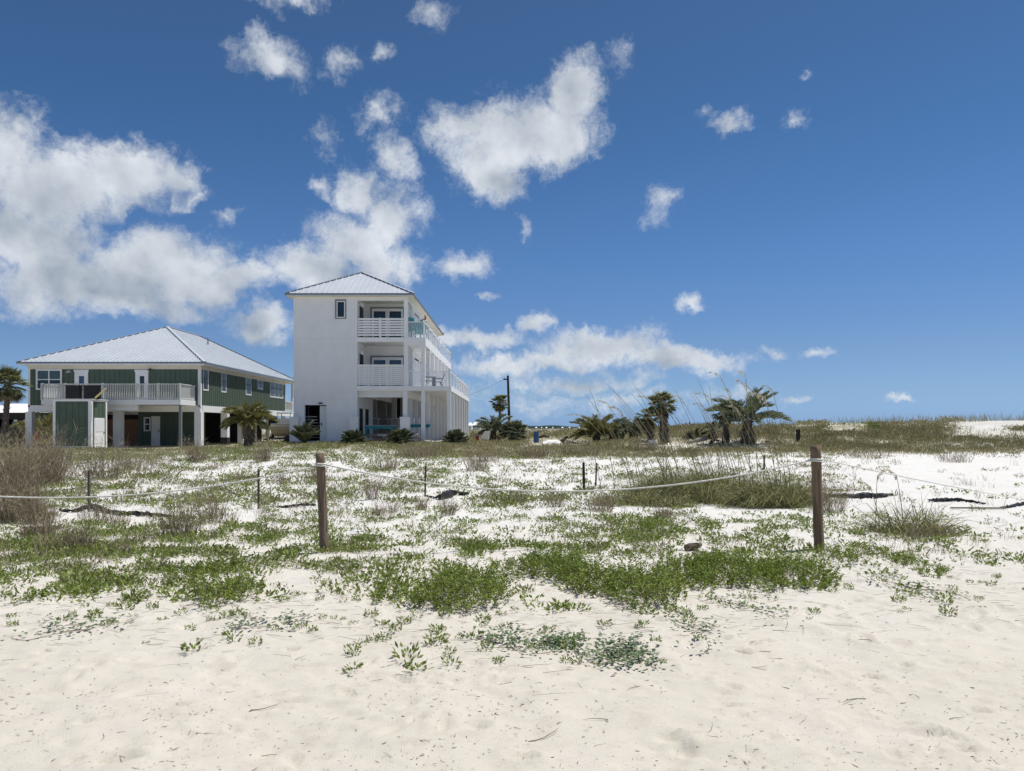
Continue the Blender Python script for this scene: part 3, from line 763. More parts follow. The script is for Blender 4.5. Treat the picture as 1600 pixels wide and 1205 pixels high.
# glass railings of the side decks
def glass_rail(x, zf, zt, fx0):
    r_ = MB(); r_.box(fx0, x + .04, YF + .01, YF + .07, zt - .05, zt); r_.box(x - .02, x + .04, YF + .07, YB + .4, zt - .05, zt)
    o = r_.build('side_railing', 'whitebright', wh)
    ps = [YF + .04 + i * 2.42 for i in range(9)]
    for i, y in enumerate(ps):
        q = MB().box(x - .05, x + .05, y - .05, y + .05, zf + .02, zt + .04)
        q.box(x - .09, x + .09, y - .09, y + .09, zt + .04, zt + .10); q.build('rail_post', 'whitebright', o)
        if i < 8: MB().box(x - .006, x + .006, y + .06, ps[i + 1] - .06, zf + .08, zt - .06).build('rail_pane', 'railglass', o)
    return o
r3 = glass_rail(PX(664, YF) - .06, D3t, PZ(502.5, YF), wx1 + .05)
r2 = glass_rail(PX(704, YF) - .06, D2t, PZ(579.5, YF), wx1 + .05)
MB().box(wx1 + .06, PX(664, YF) - .12, YF + .03, YF + .042, D3t + .08, PZ(504, YF)).build('rail_pane', 'railglass', r3)
MB().box(wx1 + .06, PX(658, YF), YF + .03, YF + .042, D2t + .08, PZ(581, YF)).build('rail_pane', 'railglass', r2)
MB().box(PX(665, YF), PX(704, YF) - .12, YF + .03, YF + .042, D2t + .08, PZ(581, YF)).build('rail_pane', 'railglass', r2)

# ------------------------------------------------------------------ green raised house
GF = 48.0
gx0, gx1 = -31.35, -20.2
GB = 66.0
zg = .34
ZW0, ZW1 = PZ(633.5, GF), PZ(571, GF)
gh = thing('green_beach_house', 'green board-and-batten house raised on white pillars with broad metal hip roof', 'house', (gx0, GF, zg))
b = MB(); b.box(gx0, gx1, GF, GF + .2, ZW0, ZW1); b.box(gx1 - .2, gx1, GF + .2, GB, ZW0, ZW1); b.box(gx0, gx0 + .2, GF + .2, GB, ZW0, ZW1); b.box(gx0 + .2, gx1 - .2, GB - .2, GB, ZW0, ZW1)
b.build('wall', 'green', gh)
b = MB()
n = 34
for i in range(1, n): x = gx0 + (gx1 - gx0) * i / n; b.box(x - .022, x + .022, GF - .022, GF, ZW0 + .02, ZW1 - .25)
n = 52
for i in range(1, n): y = GF + (GB - GF) * i / n; b.box(gx1, gx1 + .022, y - .022, y + .022, ZW0 + .02, ZW1 - .25)
o = b.build('battens', 'green', gh); o['kind'] = 'stuff'
b = MB(); b.box(gx0 - .015, gx0 + .13, GF - .03, GF, ZW0 - .1, ZW1); b.box(gx1 - .15, gx1 + .03, GF - .03, GF, ZW0 - .1, ZW1); b.box(gx1, gx1 + .03, GF, GF + .15, ZW0 - .1, ZW1); b.box(gx1, gx1 + .03, GB - .15, GB, ZW0, ZW1)
b.build_each('corner_board', 'whitebright', gh)
b = MB(); b.box(gx0, gx1, GF - .035, GF, ZW1 - .25, ZW1); b.box(gx1, gx1 + .035, GF + .15, GB, ZW1 - .25, ZW1); b.build_each('frieze_board', 'cream', gh)
b = MB(); b.box(gx0, gx1, GF - .03, GF + .3, ZW0 - .42, ZW0); b.box(gx1 - .3, gx1 + .03, GF + .3, GB + 2.4, ZW0 - .42, ZW0); b.box(gx0, gx0 + .3, GF + .3, GB, ZW0 - .42, ZW0); b.build_each('floor_beam', 'whitebright', gh)
b = MB(); b.box(gx0 + .3, gx1 - .3, GF + .3, GB + 2.4, ZW0 - .12, ZW0 - .02); b.build('floor_soffit', 'cream', gh)
b = MB(); b.box(gx0 - .4, gx1 + .42, GF - .42, GB + 2.6, ZW1, ZW1 + .05); b.build('soffit', 'cream', gh)
b = MB(); b.box(gx0 - .42, gx1 + .44, GF - .45, GF - .42, ZW1 - .02, ZW1 + .16); b.box(gx1 + .42, gx1 + .45, GF - .42, GB + 2.6, ZW1 - .02, ZW1 + .16); b.build_each('eave_fascia', 'whitebright', gh)
hip_roof(gh, gx0 - .46, gx1 + .48, GF - .48, GB + 2.6, ZW1 + .18, -25.7, 55.2, 61.0, 9.10, .31)
MB().tube([(-23.9, 58.2, 8.0), (-23.9, 58.2, 8.62)], .05, 8).build('vent_pipe', 'greytrim', gh)
# upper front: window, two doors
window(gh, 'window', 'y', PX(59.5, GF), PX(95, GF), PZ(607, GF), PZ(579.5, GF), GF - .022, 2, 2, .1, 'whitebright', 'glassteal', lower='glass')
for (a, c, gl) in ((117, 138, 'glassblue'), (212, 232, 'glass')):
    x0, x1 = PX(a, GF), PX(c, GF); zt = PZ(581, GF); zf = PZ(629, GF)
    d = MB(); d.box(x0, x0 + .13, GF - .05, GF, zf, zt); d.box(x1 - .13, x1, GF - .05, GF, zf, zt); d.box(x0 - .05, x1 + .05, GF - .06, GF, zt, zt + .13)
    do = d.build('balcony_door', 'whitebright', gh)
    e = MB(); e.box(x0 + .13, x0 + .28, GF - .04, GF, zf, zt - .002); e.box(x1 - .25, x1 - .13, GF - .04, GF, zf, zt - .002); e.box(x0 + .28, x1 - .25, GF - .04, GF, zt - .28, zt - .002); e.box(x0 + .28, x1 - .25, GF - .04, GF, zf, zf + .3)
    e.build('door_leaf', 'whitebright', do)
    MB().box(x0 + .285, x1 - .255, GF - .03, GF - .002, zf + .305, zt - .285).build('pane', gl, do)
for px, py in ((110.5, 582), (237, 579)):
    x, z = PX(px, GF), PZ(py, GF)
    l = MB(); l.tube([(x, GF - .02, z + .06), (x, GF - .16, z + .14), (x, GF - .28, z + .08)], .018, 6); l.tube([(x, GF - .28, z + .09), (x, GF - .28, z - .03)], [.03, .17], 10); l.build('wall_lamp', 'greywhite' if px < 200 else 'green', gh)
# right wall windows
def GYp(px): return gx1 * F / (px - 800)
def GZp(py, px): return PZ(py, GYp(px))
for (a, c, pt, pb, cols) in ((317.5, 324.5, 574.5, 608, 1), (346.5, 352.5, 581, 611, 1), (384.5, 392, 586.5, 615.5, 1), (403, 410, 589, 606.5, 1), (422.5, 441.5, 593.5, 619.5, 3)):
    zt = .5 * (GZp(pt, a) + GZp(pt + (c - a) * .17, c)); zb2 = .5 * (GZp(pb, a) + GZp(pb + (c - a) * .06, c))
    window(gh, 'window', 'x', GYp(a), GYp(c), zb2, zt, gx1 + .022, cols, 2, .1, 'whitebright', 'glassteal', face=1, lower='glass')
# ground level: back wall with window and door, fence panel, pillars
GW = 51.5
b = MB(); b.box(PX(216, GW), gx1 - 1.2, GW, GW + .15, zg - .2, ZW0 - .12); b.build('ground_wall', 'green', gh)
b = MB()
for i in range(1, 13): x = PX(216, GW) + i * .31; b.box(x - .02, x + .02, GW - .02, GW, zg, ZW0 - .14)
o = b.build('battens', 'green', gh); o['kind'] = 'stuff'
window(gh, 'window', 'y', PX(227, GW), PX(234, GW), PZ(672, GW), PZ(654, GW), GW - .02, 1, 2, .08, 'whitebright', 'glass')
d = MB().box(PX(237, GW), PX(250.5, GW), GW - .06, GW, zg, PZ(650.5, GW)); do = d.build('ground_door', 'whitebright', gh)
MB().box(PX(248.5, GW), PX(249.5, GW), GW - .12, GW - .06, zg + .95, zg + 1.1).build('handle', 'greytrim', do)
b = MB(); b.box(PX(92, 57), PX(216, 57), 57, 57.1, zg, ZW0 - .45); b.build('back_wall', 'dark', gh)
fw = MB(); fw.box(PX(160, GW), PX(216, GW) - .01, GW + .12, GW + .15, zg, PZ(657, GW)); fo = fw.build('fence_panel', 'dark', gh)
n = 16
for i in range(n):
    a = PX(160, GW) + (PX(216, GW) - PX(160, GW)) * i / n
    MB().box(a + .008, a + 2.48 / n - .0, GW + .09, GW + .118, zg, PZ(656, GW) + random.uniform(-.02, .03)).build('fence_board', 'fencewood', fo)
def gpillar(px0, px1, Y, top, m='whitebright', base=None):
    x0, x1 = PX(px0, Y), PX(px1, Y); w = x1 - x0
    z0 = ground((x0 + x1) / 2, Y) - .3
    o = MB().box(x0, x1, Y, Y + w, z0 if not base else base, top).build('pillar', m, gh)
    if base: MB().box(x0 - .02, x1 + .02, Y - .02, Y + w + .02, z0, base).build('pillar_base', 'black', o)
gpillar(39.5, 49.5, GF, ZW0 - .42); gpillar(303.5, 314, GF, ZW0 - .42); gpillar(176.5, 188, GF - 1.2, ZW0 - .42)
for px0, px1, Y, bs in ((345, 355, 52.5, zg + .55), (371, 379, 57.0, None), (393, 399, 61.5, None), (401, 406, 62.8, None), (415, 420, 66, None), (440, 445, 66, None)): gpillar(px0, px1, Y, ZW0 - .42, 'whitebright', bs)
for Y in (52.5, 57.0, 61.5, 66): MB().box(gx0, gx0 + .4, Y, Y + .4, zg - .3, ZW0 - .42).build('pillar', 'whitebright', gh)
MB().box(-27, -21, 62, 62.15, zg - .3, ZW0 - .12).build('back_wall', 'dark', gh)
MB().box(PX(160, GF), gx1 + .1, GF - 1.4, GB + 1, zg - .3, zg).build('floor_slab', 'concrete', gh)
# far porch
b = MB(); b.box(gx1 - .15, gx1, GB + 2.2, GB + 2.35, ZW0, ZW1); b.build('porch_post', 'whitebright', gh)
b = MB(); b.box(gx1 - .06, gx1, GB, GB + 2.2, ZW0 + .85, ZW0 + .92); b.box(gx1 - .05, gx1 - .01, GB, GB + 2.2, ZW0 + .1, ZW0 + .15)
for i in range(18): y = GB + .1 + i * .12; b.box(gx1 - .045, gx1 - .015, y, y + .04, ZW0 + .15, ZW0 + .85)
b.build('porch_railing', 'greywhite', gh)
# front deck with balusters
DF = 45.75
kx0, kx1 = PX(65, DF), PX(281.5, DF)
kz = PZ(624.5, DF); kt = PZ(599.5, DF)
dk = MB().box(kx0, kx1, DF, GF - .04, kz - .16, kz - .02); dko = dk.build('front_deck', 'greywhite', gh)
b = MB(); b.box(kx0, kx1 + .03, DF - .04, DF, kz - .32, kz); b.box(kx1, kx1 + .04, DF, GF - .04, kz - .32, kz - .003); b.build_each('deck_fascia', 'whitebright', dko)
b = MB(); b.box(kx0, PX(212, DF), DF + .2, DF + .4, PZ(641.5, DF), kz - .16); b.build('deck_beam', 'whitebright', dko)
b = MB(); b.box(PX(212, DF) + .002, kx1 - .03, DF + .15, GF - .05, kz - .24, kz - .165); b.build('deck_soffit', 'cream', dko)
rl = MB()
rl.box(kx0, kx1 + .02, DF - .03, DF + .11, kt - .05, kt); rl.box(kx0 + .05, kx1, DF + .02, DF + .06, kz + .06, kz + .12)
rl.box(kx1 - .09, kx1 + .05, DF + .112, GF - .06, kt - .05, kt - .002); rl.box(kx1 - .04, kx1, DF + .11, GF - .06, kz + .06, kz + .12)
rl.box(kx0 - .02, kx0 + .10, DF + .112, GF - .06, kt - .05, kt - .002)
ro = rl.build('deck_railing', 'greywhite', gh)
bl = MB(); n = 78
for i in range(n): x = kx0 + .08 + (kx1 - kx0 - .16) * i / (n - 1); bl.box(x - .020, x + .020, DF + .025, DF + .055, kz + .0, kt - .05)
for i in range(20): y = DF + .2 + i * .1; bl.box(kx1 - .035, kx1 - .005, y, y + .04, kz, kt - .05); bl.box(kx0 + .01, kx0 + .04, y, y + .04, kz, kt - .05)
o = bl.build('balusters', 'greywhite', ro); o['kind'] = 'stuff'
for px in (65, 101, 160, 213, 247, 280.5):
    x = PX(px, DF); MB().box(x - .055, x + .055, DF - .025, DF + .085, kz - .02, kt + .03).build('rail_post', 'greywhite', ro)
b = MB().box(PX(278, DF), PX(282, DF), DF + .1, DF + .25, ground(-20.6, DF) - .3, kz - .32); b.build('deck_post', 'greytrim', gh)

# ------------------------------------------------------------------ green shed standing in front of the deck
SY = 43.2; SB = 44.9
sx0, sx1 = PX(82.5, SY), PX(142.5, SY)
sz0 = ground((sx0 + sx1) / 2, SY) - .02; szt = PZ(624.5, SY)
sh = thing('storage_shed', 'tall green storage shed with white corner trim and white side door before the deck', 'shed', (sx0, SY, sz0))
MB().box(sx0 + .03, sx1 - .03, SY + .03, SB - .03, sz0 - .2, szt - .05).build('wall', 'green', sh)
b = MB()
for i in range(1, 6): x = sx0 + (sx1 - sx0) * i / 6; b.box(x - .015, x + .015, SY + .014, SY + .03, sz0 + .1, szt - .15)
for i in range(1, 4): y = SY + (SB - SY) * i / 4; b.box(sx1 - .03, sx1 - .014, y - .015, y + .015, PZ(652, SY), szt - .15)
o = b.build('battens', 'green', sh); o['kind'] = 'stuff'
b = MB()
b.box(sx0, sx0 + .15, SY, SY + .03, sz0, szt - .1); b.box(sx1 - .18, sx1, SY, SY + .03, sz0, szt - .1); b.box(sx0, sx1, SY - .004, SY + .03, szt - .1, szt); b.box(sx0 + .15, sx1 - .18, SY, SY + .03, sz0, sz0 + .16)
b.box(sx1 - .03, sx1 + .002, SY + .031, SY + .16, sz0, szt - .1); b.box(sx1 - .03, sx1 + .002, SB - .15, SB, sz0, szt - .1); b.box(sx1 - .03, sx1 + .004, SY + .031, SB, szt - .1, szt - .002)
b.build_each('corner_trim', 'whitebright', sh)
MB().box(sx0 - .03, sx1 + .04, SY - .03, SB + .04, szt, szt + .05).build('roof', 'greywhite', sh)
yd0, yd1 = SY + .32, SB - .3
d = MB().box(sx1 - .03, sx1 + .01, yd0, yd1, sz0 + .06, PZ(653, SY)); do = d.build('door', 'whitebright', sh)
f = MB(); f.box(sx1 + .01, sx1 + .022, yd0 + .12, yd1 - .12, sz0 + .3, sz0 + .8); f.box(sx1 + .01, sx1 + .022, yd0 + .12, yd1 - .12, sz0 + 1.0, sz0 + 1.75); f.build_each('door_panel', 'white', do)
MB().box(sx1 + .01, sx1 + .06, yd1 - .12, yd1 - .06, sz0 + .9, sz0 + 1.0).build('handle', 'greytrim', do)
zr = szt + .05
def ac_unit(px0, px1, Y, label):
    x0, x1 = PX(px0, Y), PX(px1, Y); w = .34; h = PZ(602, Y) - zr
    t = thing('condenser_unit', label, 'air conditioner', ((x0 + x1) / 2, Y + w / 2, zr), 'black condenser units on the shed roof')
    MB().box(x0 + .03, x1 - .03, Y + .03, Y + w - .03, zr, zr + h - .05).build('casing', 'black', t)
    g = MB()
    for k in range(9):
        z = zr + .06 + k * (h - .16) / 9
        g.box(x0 + .05, x1 - .05, Y + .005, Y + .03, z, z + .03); g.box(x1 - .03, x1 - .005, Y + .05, Y + w - .05, z, z + .03)
    g.build('grille', 'black', t)
    MB().box(x0, x1, Y, Y + w, zr + h - .05, zr + h).build('lid', 'black', t)
ac_unit(101, 124.5, SY + .35, 'left-hand black condenser unit on the flat shed roof')
ac_unit(129.5, 153.5, SY + .4, 'right-hand black condenser unit on the shed roof beside the yellow board')
yb = thing('yellow_board', 'bare yellow pine board leaning on the right condenser unit above the shed', 'board', (PX(150, 43.3), 43.3, zr))
MB().bar((PX(148.5, 43.3), 43.3, zr + .04), (PX(163, 43.3), 43.5, PZ(606.5, 43.4)), .09, .04, up=(0, 1, 0)).build('plank', 'yellowwood', yb)

# ------------------------------------------------------------------ palms
def pinnate_mesh(name, L, n, ll, droop, m, vee=.55, wid=.040):
    """one feather frond growing along +x and arching down; rachis + two rows of leaflets"""
    ts = np.linspace(0, 1, 14)
    ang = -droop * ts ** 1.4
    pts = np.zeros((14, 3)); dirs = np.stack([np.cos(ang), np.zeros(14), np.sin(ang)], 1)
    for i in range(1, 14): pts[i] = pts[i - 1] + dirs[i - 1] * L / 13
    g = Veg()
    t = np.linspace(.22, 1, n); idx = t * 13; i0 = np.minimum(idx.astype(int), 12); fr = (idx - i0)[:, None]
    P = pts[i0] * (1 - fr) + pts[i0 + 1] * fr; Dd = nrm(dirs[i0] * (1 - fr) + dirs[i0 + 1] * fr)
    up = np.stack([-Dd[:, 2], np.zeros(n), Dd[:, 0]], 1)
    prof = np.sin(np.clip((t - .1) / .95, 0, 1) * np.pi) ** .5 * .75 + .25
    for s in (-1, 1):
        side = np.tile([0, s, 0], (n, 1))
        d = Dd * (.55 + .3 * t[:, None]) + side * .75 + up * vee + rng.normal(0, .08, (n, 3))
        g.blades(P, d, ll * prof * rng.uniform(.85, 1.1, n), wid, rng.uniform(.3, .8, n))
    me = g.mesh(name, m)
    mb = MB(); mb.tube([tuple(p) for p in pts], list(np.linspace(.018, .005, 14)), 4, cap=False)
    k = len(me.vertices)
    V = np.concatenate([np.concatenate(g.V), np.array(mb.v)])
    q = np.concatenate([np.concatenate(g.q), np.array(mb.f) + k])
    bpy.data.meshes.remove(me)
    return arr_mesh(name, V, q, np.concatenate(g.t), m)
def fan_mesh(name, pet, L, n, m, spread=2.5, droop=.5):
    """fan frond: petiole along +x then a costapalmate fan of split segments with hanging tips"""
    mb = MB(); mb.tube([(0, 0, 0), (pet * .5, 0, .02), (pet, 0, -.02)], [.020, .014, .010], 4, cap=False)
    V = [np.array(mb.v)]; q = [np.array(mb.f)]; k = len(mb.v); tt = []
    for i in range(n):
        a = (i / (n - 1) - .5) * spread * 1.15
        l = L * (1 - .25 * (abs(a) / spread * 2) ** 2) * rng.uniform(.9, 1.06)
        d = np.array([math.cos(a), math.sin(a), .10]); d /= np.linalg.norm(d)
        s = np.array([-math.sin(a), math.cos(a), 0])
        b = np.array([pet, 0, 0.0]); w = L * spread / n * .62
        zz = np.array([0, 0, 1.0])
        fold = (1 if i % 2 else -1) * .02
        p0 = b; p1 = b + d * l * .55; p2 = b + d * l * .85 - zz * l * droop * .15; p3 = b + d * l * (.95) - zz * l * droop * (.45 + rng.uniform(0, .25))
        vs = np.stack([p0, p1 - s * w * .5 + zz * fold, p1 + s * w * .5 - zz * fold, p2 + s * w * .25, p2 - s * w * .25, p3])
        V.append(vs); tt.append(np.array([[0, 1, 2], [4, 3, 5]]) + k); q.append(np.array([[1, 4, 3, 2]])[:, ::-1] + k)
        k += 6
    return arr_mesh(name, np.concatenate(V), np.concatenate(q), np.concatenate(tt), m)
FR = {}
def fmesh(key, fn, *a, **k):
    if key not in FR: FR[key] = fn(key, *a, **k)
    return FR[key]
def trunk_tube(H, r0, r1, lean=(0, 0), boots=0, flare=1.25):
    mb = MB(); n = 12
    pts = [(lean[0] * (i / n) ** 1.5, lean[1] * (i / n) ** 1.5, H * i / n - (.15 if i == 0 else 0)) for i in range(n + 1)]
    rad = [(r0 * flare if i == 0 else r0 + (r1 - r0) * i / n) * random.uniform(.93, 1.07) for i in range(n + 1)]
    mb.tube(pts, rad, 9); mb.smooth = True
    return mb, pts, rad
def boots_mesh(pts, rad, count, size):
    """cut leaf bases criss-crossing a palm trunk"""
    mb = MB(); n = len(pts) - 1
    for i in range(count):
        t = i / count; k = min(int(t * n), n - 1); f = t * n - k
        p = Vector(pts[k]).lerp(Vector(pts[k + 1]), f); r = rad[k]
        a = i * 2.4 + random.uniform(-.2, .2)
        o = Vector((math.cos(a), math.sin(a), 0)); s = Vector((-math.sin(a), math.cos(a), 0))
        base = p + o * r * .85; tip = base + o * size * .55 + Vector((0, 0, size)) + s * random.uniform(-.3, .3) * size
        w = size * .33
        mb.add([base - s * w, base + s * w, base + o * size * .12, tip - s * w * .45, tip + s * w * .45, tip + o * .03], [(0, 1, 4, 3), (1, 2, 5, 4), (2, 0, 3, 5), (3, 4, 5)])
    return mb
def palm(name, label, cat, x, y, H, r0, r1, kind, nf, L, scale=1.0, lean=(0, 0), group=None, boots=0, dead=4, elev=(-40, 80), m=None, droop=1.0, base=None, bsize=.16):
    z = ground(x, y) if base is None else base
    t = thing(name, label, cat, (x, y, z), group)
    mb, pts, rad = trunk_tube(H, r0, r1, lean)
    tr = mb.build('trunk', 'trunk', t, local=True)
    if boots:
        o = boots_mesh(pts, rad, boots, bsize).build('leaf_bases', 'boot', tr, local=True); o['kind'] = 'stuff'
    top = Vector(pts[-1])
    for i in range(nf + dead):
        isdead = i >= nf
        if kind == 'pinnate':
            mm = 'deadfrond' if isdead else m or 'pindo'
            me = fmesh('frond_%s_%d_%.2f_%.1f' % (mm, i % 3, L, droop), pinnate_mesh, L * (1, .9, 1.08)[i % 3], 44, L * .27, droop * (1.0, 1.25, .85)[i % 3], mm)
        else:
            mm = 'deadfrond' if isdead else m or 'sabal'
            me = fmesh('frond_%s_%d_%.2f_%.1f' % (mm, i % 3, L, droop), fan_mesh, L * (.5, .42, .58)[i % 3], L * .62, 26, mm, 2.7, (.55, .9, .4)[i % 3] * droop)
        u = (i + .5) / nf
        el = R(elev[1]) + (R(elev[0]) - R(elev[1])) * (u ** .9) if not isdead else R(random.uniform(-80, -60))
        az = i * 2.39996 + random.uniform(-.25, .25)
        o = link('frond', me, t)
        o.location = top + Vector((math.cos(az) * r1 * .6, math.sin(az) * r1 * .6, random.uniform(-.12, .05)))
        o.rotation_euler = Euler((random.uniform(-.3, .3), -el, az), 'XYZ')
        s = scale * random.uniform(.86, 1.1); o.scale = (s, s, s)
    return t
def at(px, Y): return PX(px, Y), Y
x, y = at(7, 43); palm('cabbage_palm', 'cabbage palm with round fan crown at the left edge beside the green house', 'palm tree', x, y, 3.75, .17, .14, 'fan', 46, 1.0, lean=(.25, 0), boots=26, dead=9, elev=(-50, 86))
x, y = at(386, 42.0); palm('pindo_palm', 'olive green feather palm in front of the carport of the green house', 'palm tree', x, y, 1.4, .18, .17, 'pinnate', 42, 1.36, lean=(0, .1), boots=30, dead=4, elev=(4, 86), m='pindoyellow', droop=1.2)
x, y = at(781, 66); palm('cabbage_palm', 'tall slim cabbage palm with round crown next to the utility pole', 'palm tree', x, y, 3.2, .13, .11, 'fan', 36, .82, boots=0, dead=6, elev=(-60, 85))
x, y = at(771, 50); palm('pindo_palm', 'feather palm with arching fronds left of the dense fan palm by the utility pole', 'palm tree', x, y, .75, .20, .18, 'pinnate', 26, 1.35, boots=20, dead=3, elev=(12, 80), m='pindo', droop=1.1)
x, y = at(803, 49); palm('fan_palm_bush', 'dense dark fan palm clump in front of the utility pole', 'palm tree', x, y, .55, .25, .25, 'fan', 60, .88, boots=0, dead=16, elev=(-25, 88), m='sago')
x, y = at(932, 44); palm('pindo_palm', 'wide low feather palm with browned left side on the dune flat', 'palm tree', x, y, .40, .22, .2, 'pinnate', 34, 1.45, boots=10, dead=9, elev=(12, 84), m='pindoyellow', droop=1.0)
x, y = at(957, 45); palm('pindo_palm', 'green feather palm against the right side of the browned low palm', 'palm tree', x, y, .4, .2, .18, 'pinnate', 26, 1.25, boots=8, dead=2, elev=(10, 80), m='pindo', droop=1.2)
x, y = at(990, 43); palm('pindo_palm', 'grey-green feather palm just left of the palm with the rough trunk', 'palm tree', x, y, .45, .2, .18, 'pinnate', 30, 1.1, boots=8, dead=5, elev=(0, 80), m='pindo', droop=1.4)
x, y = at(1038, 37.5); palm('cabbage_palm', 'cabbage palm with rough crosshatched trunk and round crown behind the sea oats', 'palm tree', x, y, 2.0, .23, .15, 'fan', 42, .68, lean=(-.1, 0), boots=120, dead=5, elev=(-45, 86), bsize=.17)
x, y = at(1017, 39.5); palm('cabbage_palm', 'short ragged fan palm leaning left of the rough-trunked palm', 'palm tree', x, y, 1.3, .17, .13, 'fan', 26, .66, lean=(-.12, 0), boots=40, dead=12, elev=(-55, 80), bsize=.14)
x, y = at(1136, 37.0); palm('cabbage_palm', 'short palm with straight dark trunk left of the big feather palm', 'palm tree', x, y, 1.5, .15, .13, 'fan', 34, .60, lean=(-.15, 0), boots=34, dead=6, elev=(-40, 84), m='pindo', bsize=.13)
x, y = at(1167, 36.2); palm('pindo_palm', 'big feather palm with stout dark trunk and fronds arching right', 'palm tree', x, y, 1.1, .24, .22, 'pinnate', 26, 1.7, boots=44, dead=3, elev=(14, 80), m='pindo', droop=.95, lean=(.05, 0))
x, y = at(1113, 39.5); palm('fan_palm_bush', 'low dark fan palm tuft between the leaning driftwood and the palm pair', 'palm tree', x, y, .45, .12, .12, 'fan', 18, .5, dead=5, elev=(-25, 75), m='sago')
# dark palmettos in front of the white house
for px, Y, L, nf, lb, el_ in ((476, 42.6, 1.05, 40, 'dark spiky palmetto below the open doorway of the white house', (42, 88)), (552, 41.8, .74, 54, 'round dark palmetto under the left end of the lumber pile', (14, 88)),
                     (626, 41.0, .80, 50, 'dark palmetto in front of the thick pillar of the white house', (18, 88)), (711, 42.2, .76, 54, 'dark palmetto at the outer right pillars of the white house', (14, 88)),
                     (1086, 40, .5, 14, 'small dark palmetto tuft by the leaning driftwood', (10, 85))):
    x, y = at(px, Y)
    palm('palmetto', lb, 'palmetto', x, y, .10, .09, .09, 'pinnate', nf, L, dead=5, elev=el_, m='sago', droop=.5, group='palmettos along the white house')
x, y = at(60, 62); palm('pindo_palm', 'palm seen under the green house behind its left pillar', 'palm tree', x, y, .9, .25, .22, 'pinnate', 26, 1.9, dead=2, elev=(-5, 80), m='pindoyellow', droop=1.2)
x, y = at(72, 66); palm('pindo_palm', 'dark palm under the green house nearest the shed', 'palm tree', x, y, 1.2, .25, .22, 'pinnate', 26, 1.9, dead=2, elev=(-5, 80), m='sago', droop=1.2)
x, y = at(18, 50); palm('palmetto', 'low palmetto at the foot of the left edge palm', 'palmetto', x, y, .3, .1, .1, 'fan', 22, .9, dead=3, elev=(0, 80), m='sago')

# ------------------------------------------------------------------ leafy beach shrubs (each a thing)
def ring_points(n, x, y, rx, ry, rot=0, edge=.55):
    r = np.sqrt(rng.random(n)); a = rng.random(n) * 2 * np.pi
    k = 1 + edge * .5 * (np.sin(a * 3 + x * 7) * .4 + np.sin(a * 5 + y * 5) * .3 + np.sin(a * 9 + x) * .25)
    return x + np.cos(a) * r * rx * k, y + np.sin(a) * r * ry * k, r
def leafy(name, label, cat, x, y, rx, ry, H, dens, m='shrub', leaf=(.031, .0115), group=None, nl=17, spread=.6):
    H = H * 1.42; n = max(6, int(dens * 1.35 * rx * ry * 3.14))
    bx, by, r = ring_points(n, x, y, rx, ry)
    bz = h_full(bx, by)
    t = thing(name, label, cat, (x, y, ground(x, y)), group)
    h = H * (1 - .55 * r ** 2.2) * rng.uniform(.55, 1.12, n) * (1 + .35 * vnoise(bx, by, 3.0, 7))
    dx = (bx - x) / rx; dy = (by - y) / ry
    D = np.stack([dx * spread + rng.normal(0, .42, n), dy * spread + rng.normal(0, .42, n), np.ones(n)], 1); D = nrm(D)
    B = np.stack([bx, by, bz - .01], 1)
    st = Veg(); st.blades(B, D, h, .004, rng.uniform(0, .4, n)); st.build('stems', 'twig', t)
    g = Veg()
    P = np.repeat(B, nl, 0); DD = np.repeat(D, nl, 0); hh = np.repeat(h, nl)
    u = rng.uniform(.15, 1, n * nl) ** .7
    P = P + DD * (u * hh)[:, None]
    a = rng.random(n * nl) * 2 * np.pi
    LD = np.stack([np.cos(a) * .85, np.sin(a) * .85, rng.uniform(-.15, .75, n * nl)], 1) + DD * .2
    g.leaves(P, LD, leaf[0] * rng.uniform(.7, 1.25, n * nl), leaf[1] * rng.uniform(.8, 1.2, n * nl))
    o = g.build('foliage', m, t)
    return t
def shrub_px(label, pl, pr, pf, pb, H, dens=330, **k):
    pc = (pl + pr) / 2
    x0, y0, _ = gp(pc, pf); x1, y1, _ = gp(pc, pb + (pf - pb) * .25)
    y = (y0 + y1) / 2; ry = max(.10, (y1 - y0) / 2); x = PX(pc, y); rx = (pr - pl) / 2 / F * y
    return leafy('beach_shrub', label, 'shrub', x, y, rx, ry, H, dens, group='green leafy beach shrubs along the edge of the open sand', **k)
shrub_px('sprawling low green shrub at the left end of the long shrub row', 585, 640, 940, 900, .11, 150)
shrub_px('broad dense green shrub nearest the camera, left of the row middle', 660, 785, 960, 892, .27, 430)
shrub_px('low paler green shrub right behind the nearest broad shrub', 765, 835, 912, 872, .14, 150)
shrub_px('dark green shrub forming the back of the long shrub row', 822, 910, 908, 868, .24, 430)
shrub_px('dense green shrub between the back one and the round front one', 885, 962, 932, 885, .24, 430)
shrub_px('rounded dark green shrub bulging forward at the right of the row', 958, 1045, 955, 900, .27, 440)
shrub_px('green shrub just left of the right-hand green mat', 1038, 1105, 925, 872, .20, 330)
shrub_px('wide green mat of shrub left of the right rope post', 1085, 1200, 925, 860, .22, 380)
shrub_px('green shrub below the foot of the right rope post', 1190, 1295, 922, 872, .18, 340)
shrub_px('upright green shrub standing alone on the left sand edge', 312, 398, 950, 908, .22, 300)
shrub_px('small green shrub tuft left of the lone upright one', 196, 228, 946, 928, .13, 260)
shrub_px('tiny green shrub at the left sand edge below the grass', 20, 60, 945, 928, .10, 230)
shrub_px('green shrub by the dead stems left of the left rope post', 255, 330, 915, 880, .14, 220)
shrub_px('green patch of shrub behind the little log', 1000, 1060, 836, 812, .13, 160)
shrub_px('green shrub behind the right rope post base', 1290, 1330, 890, 845, .14, 160)
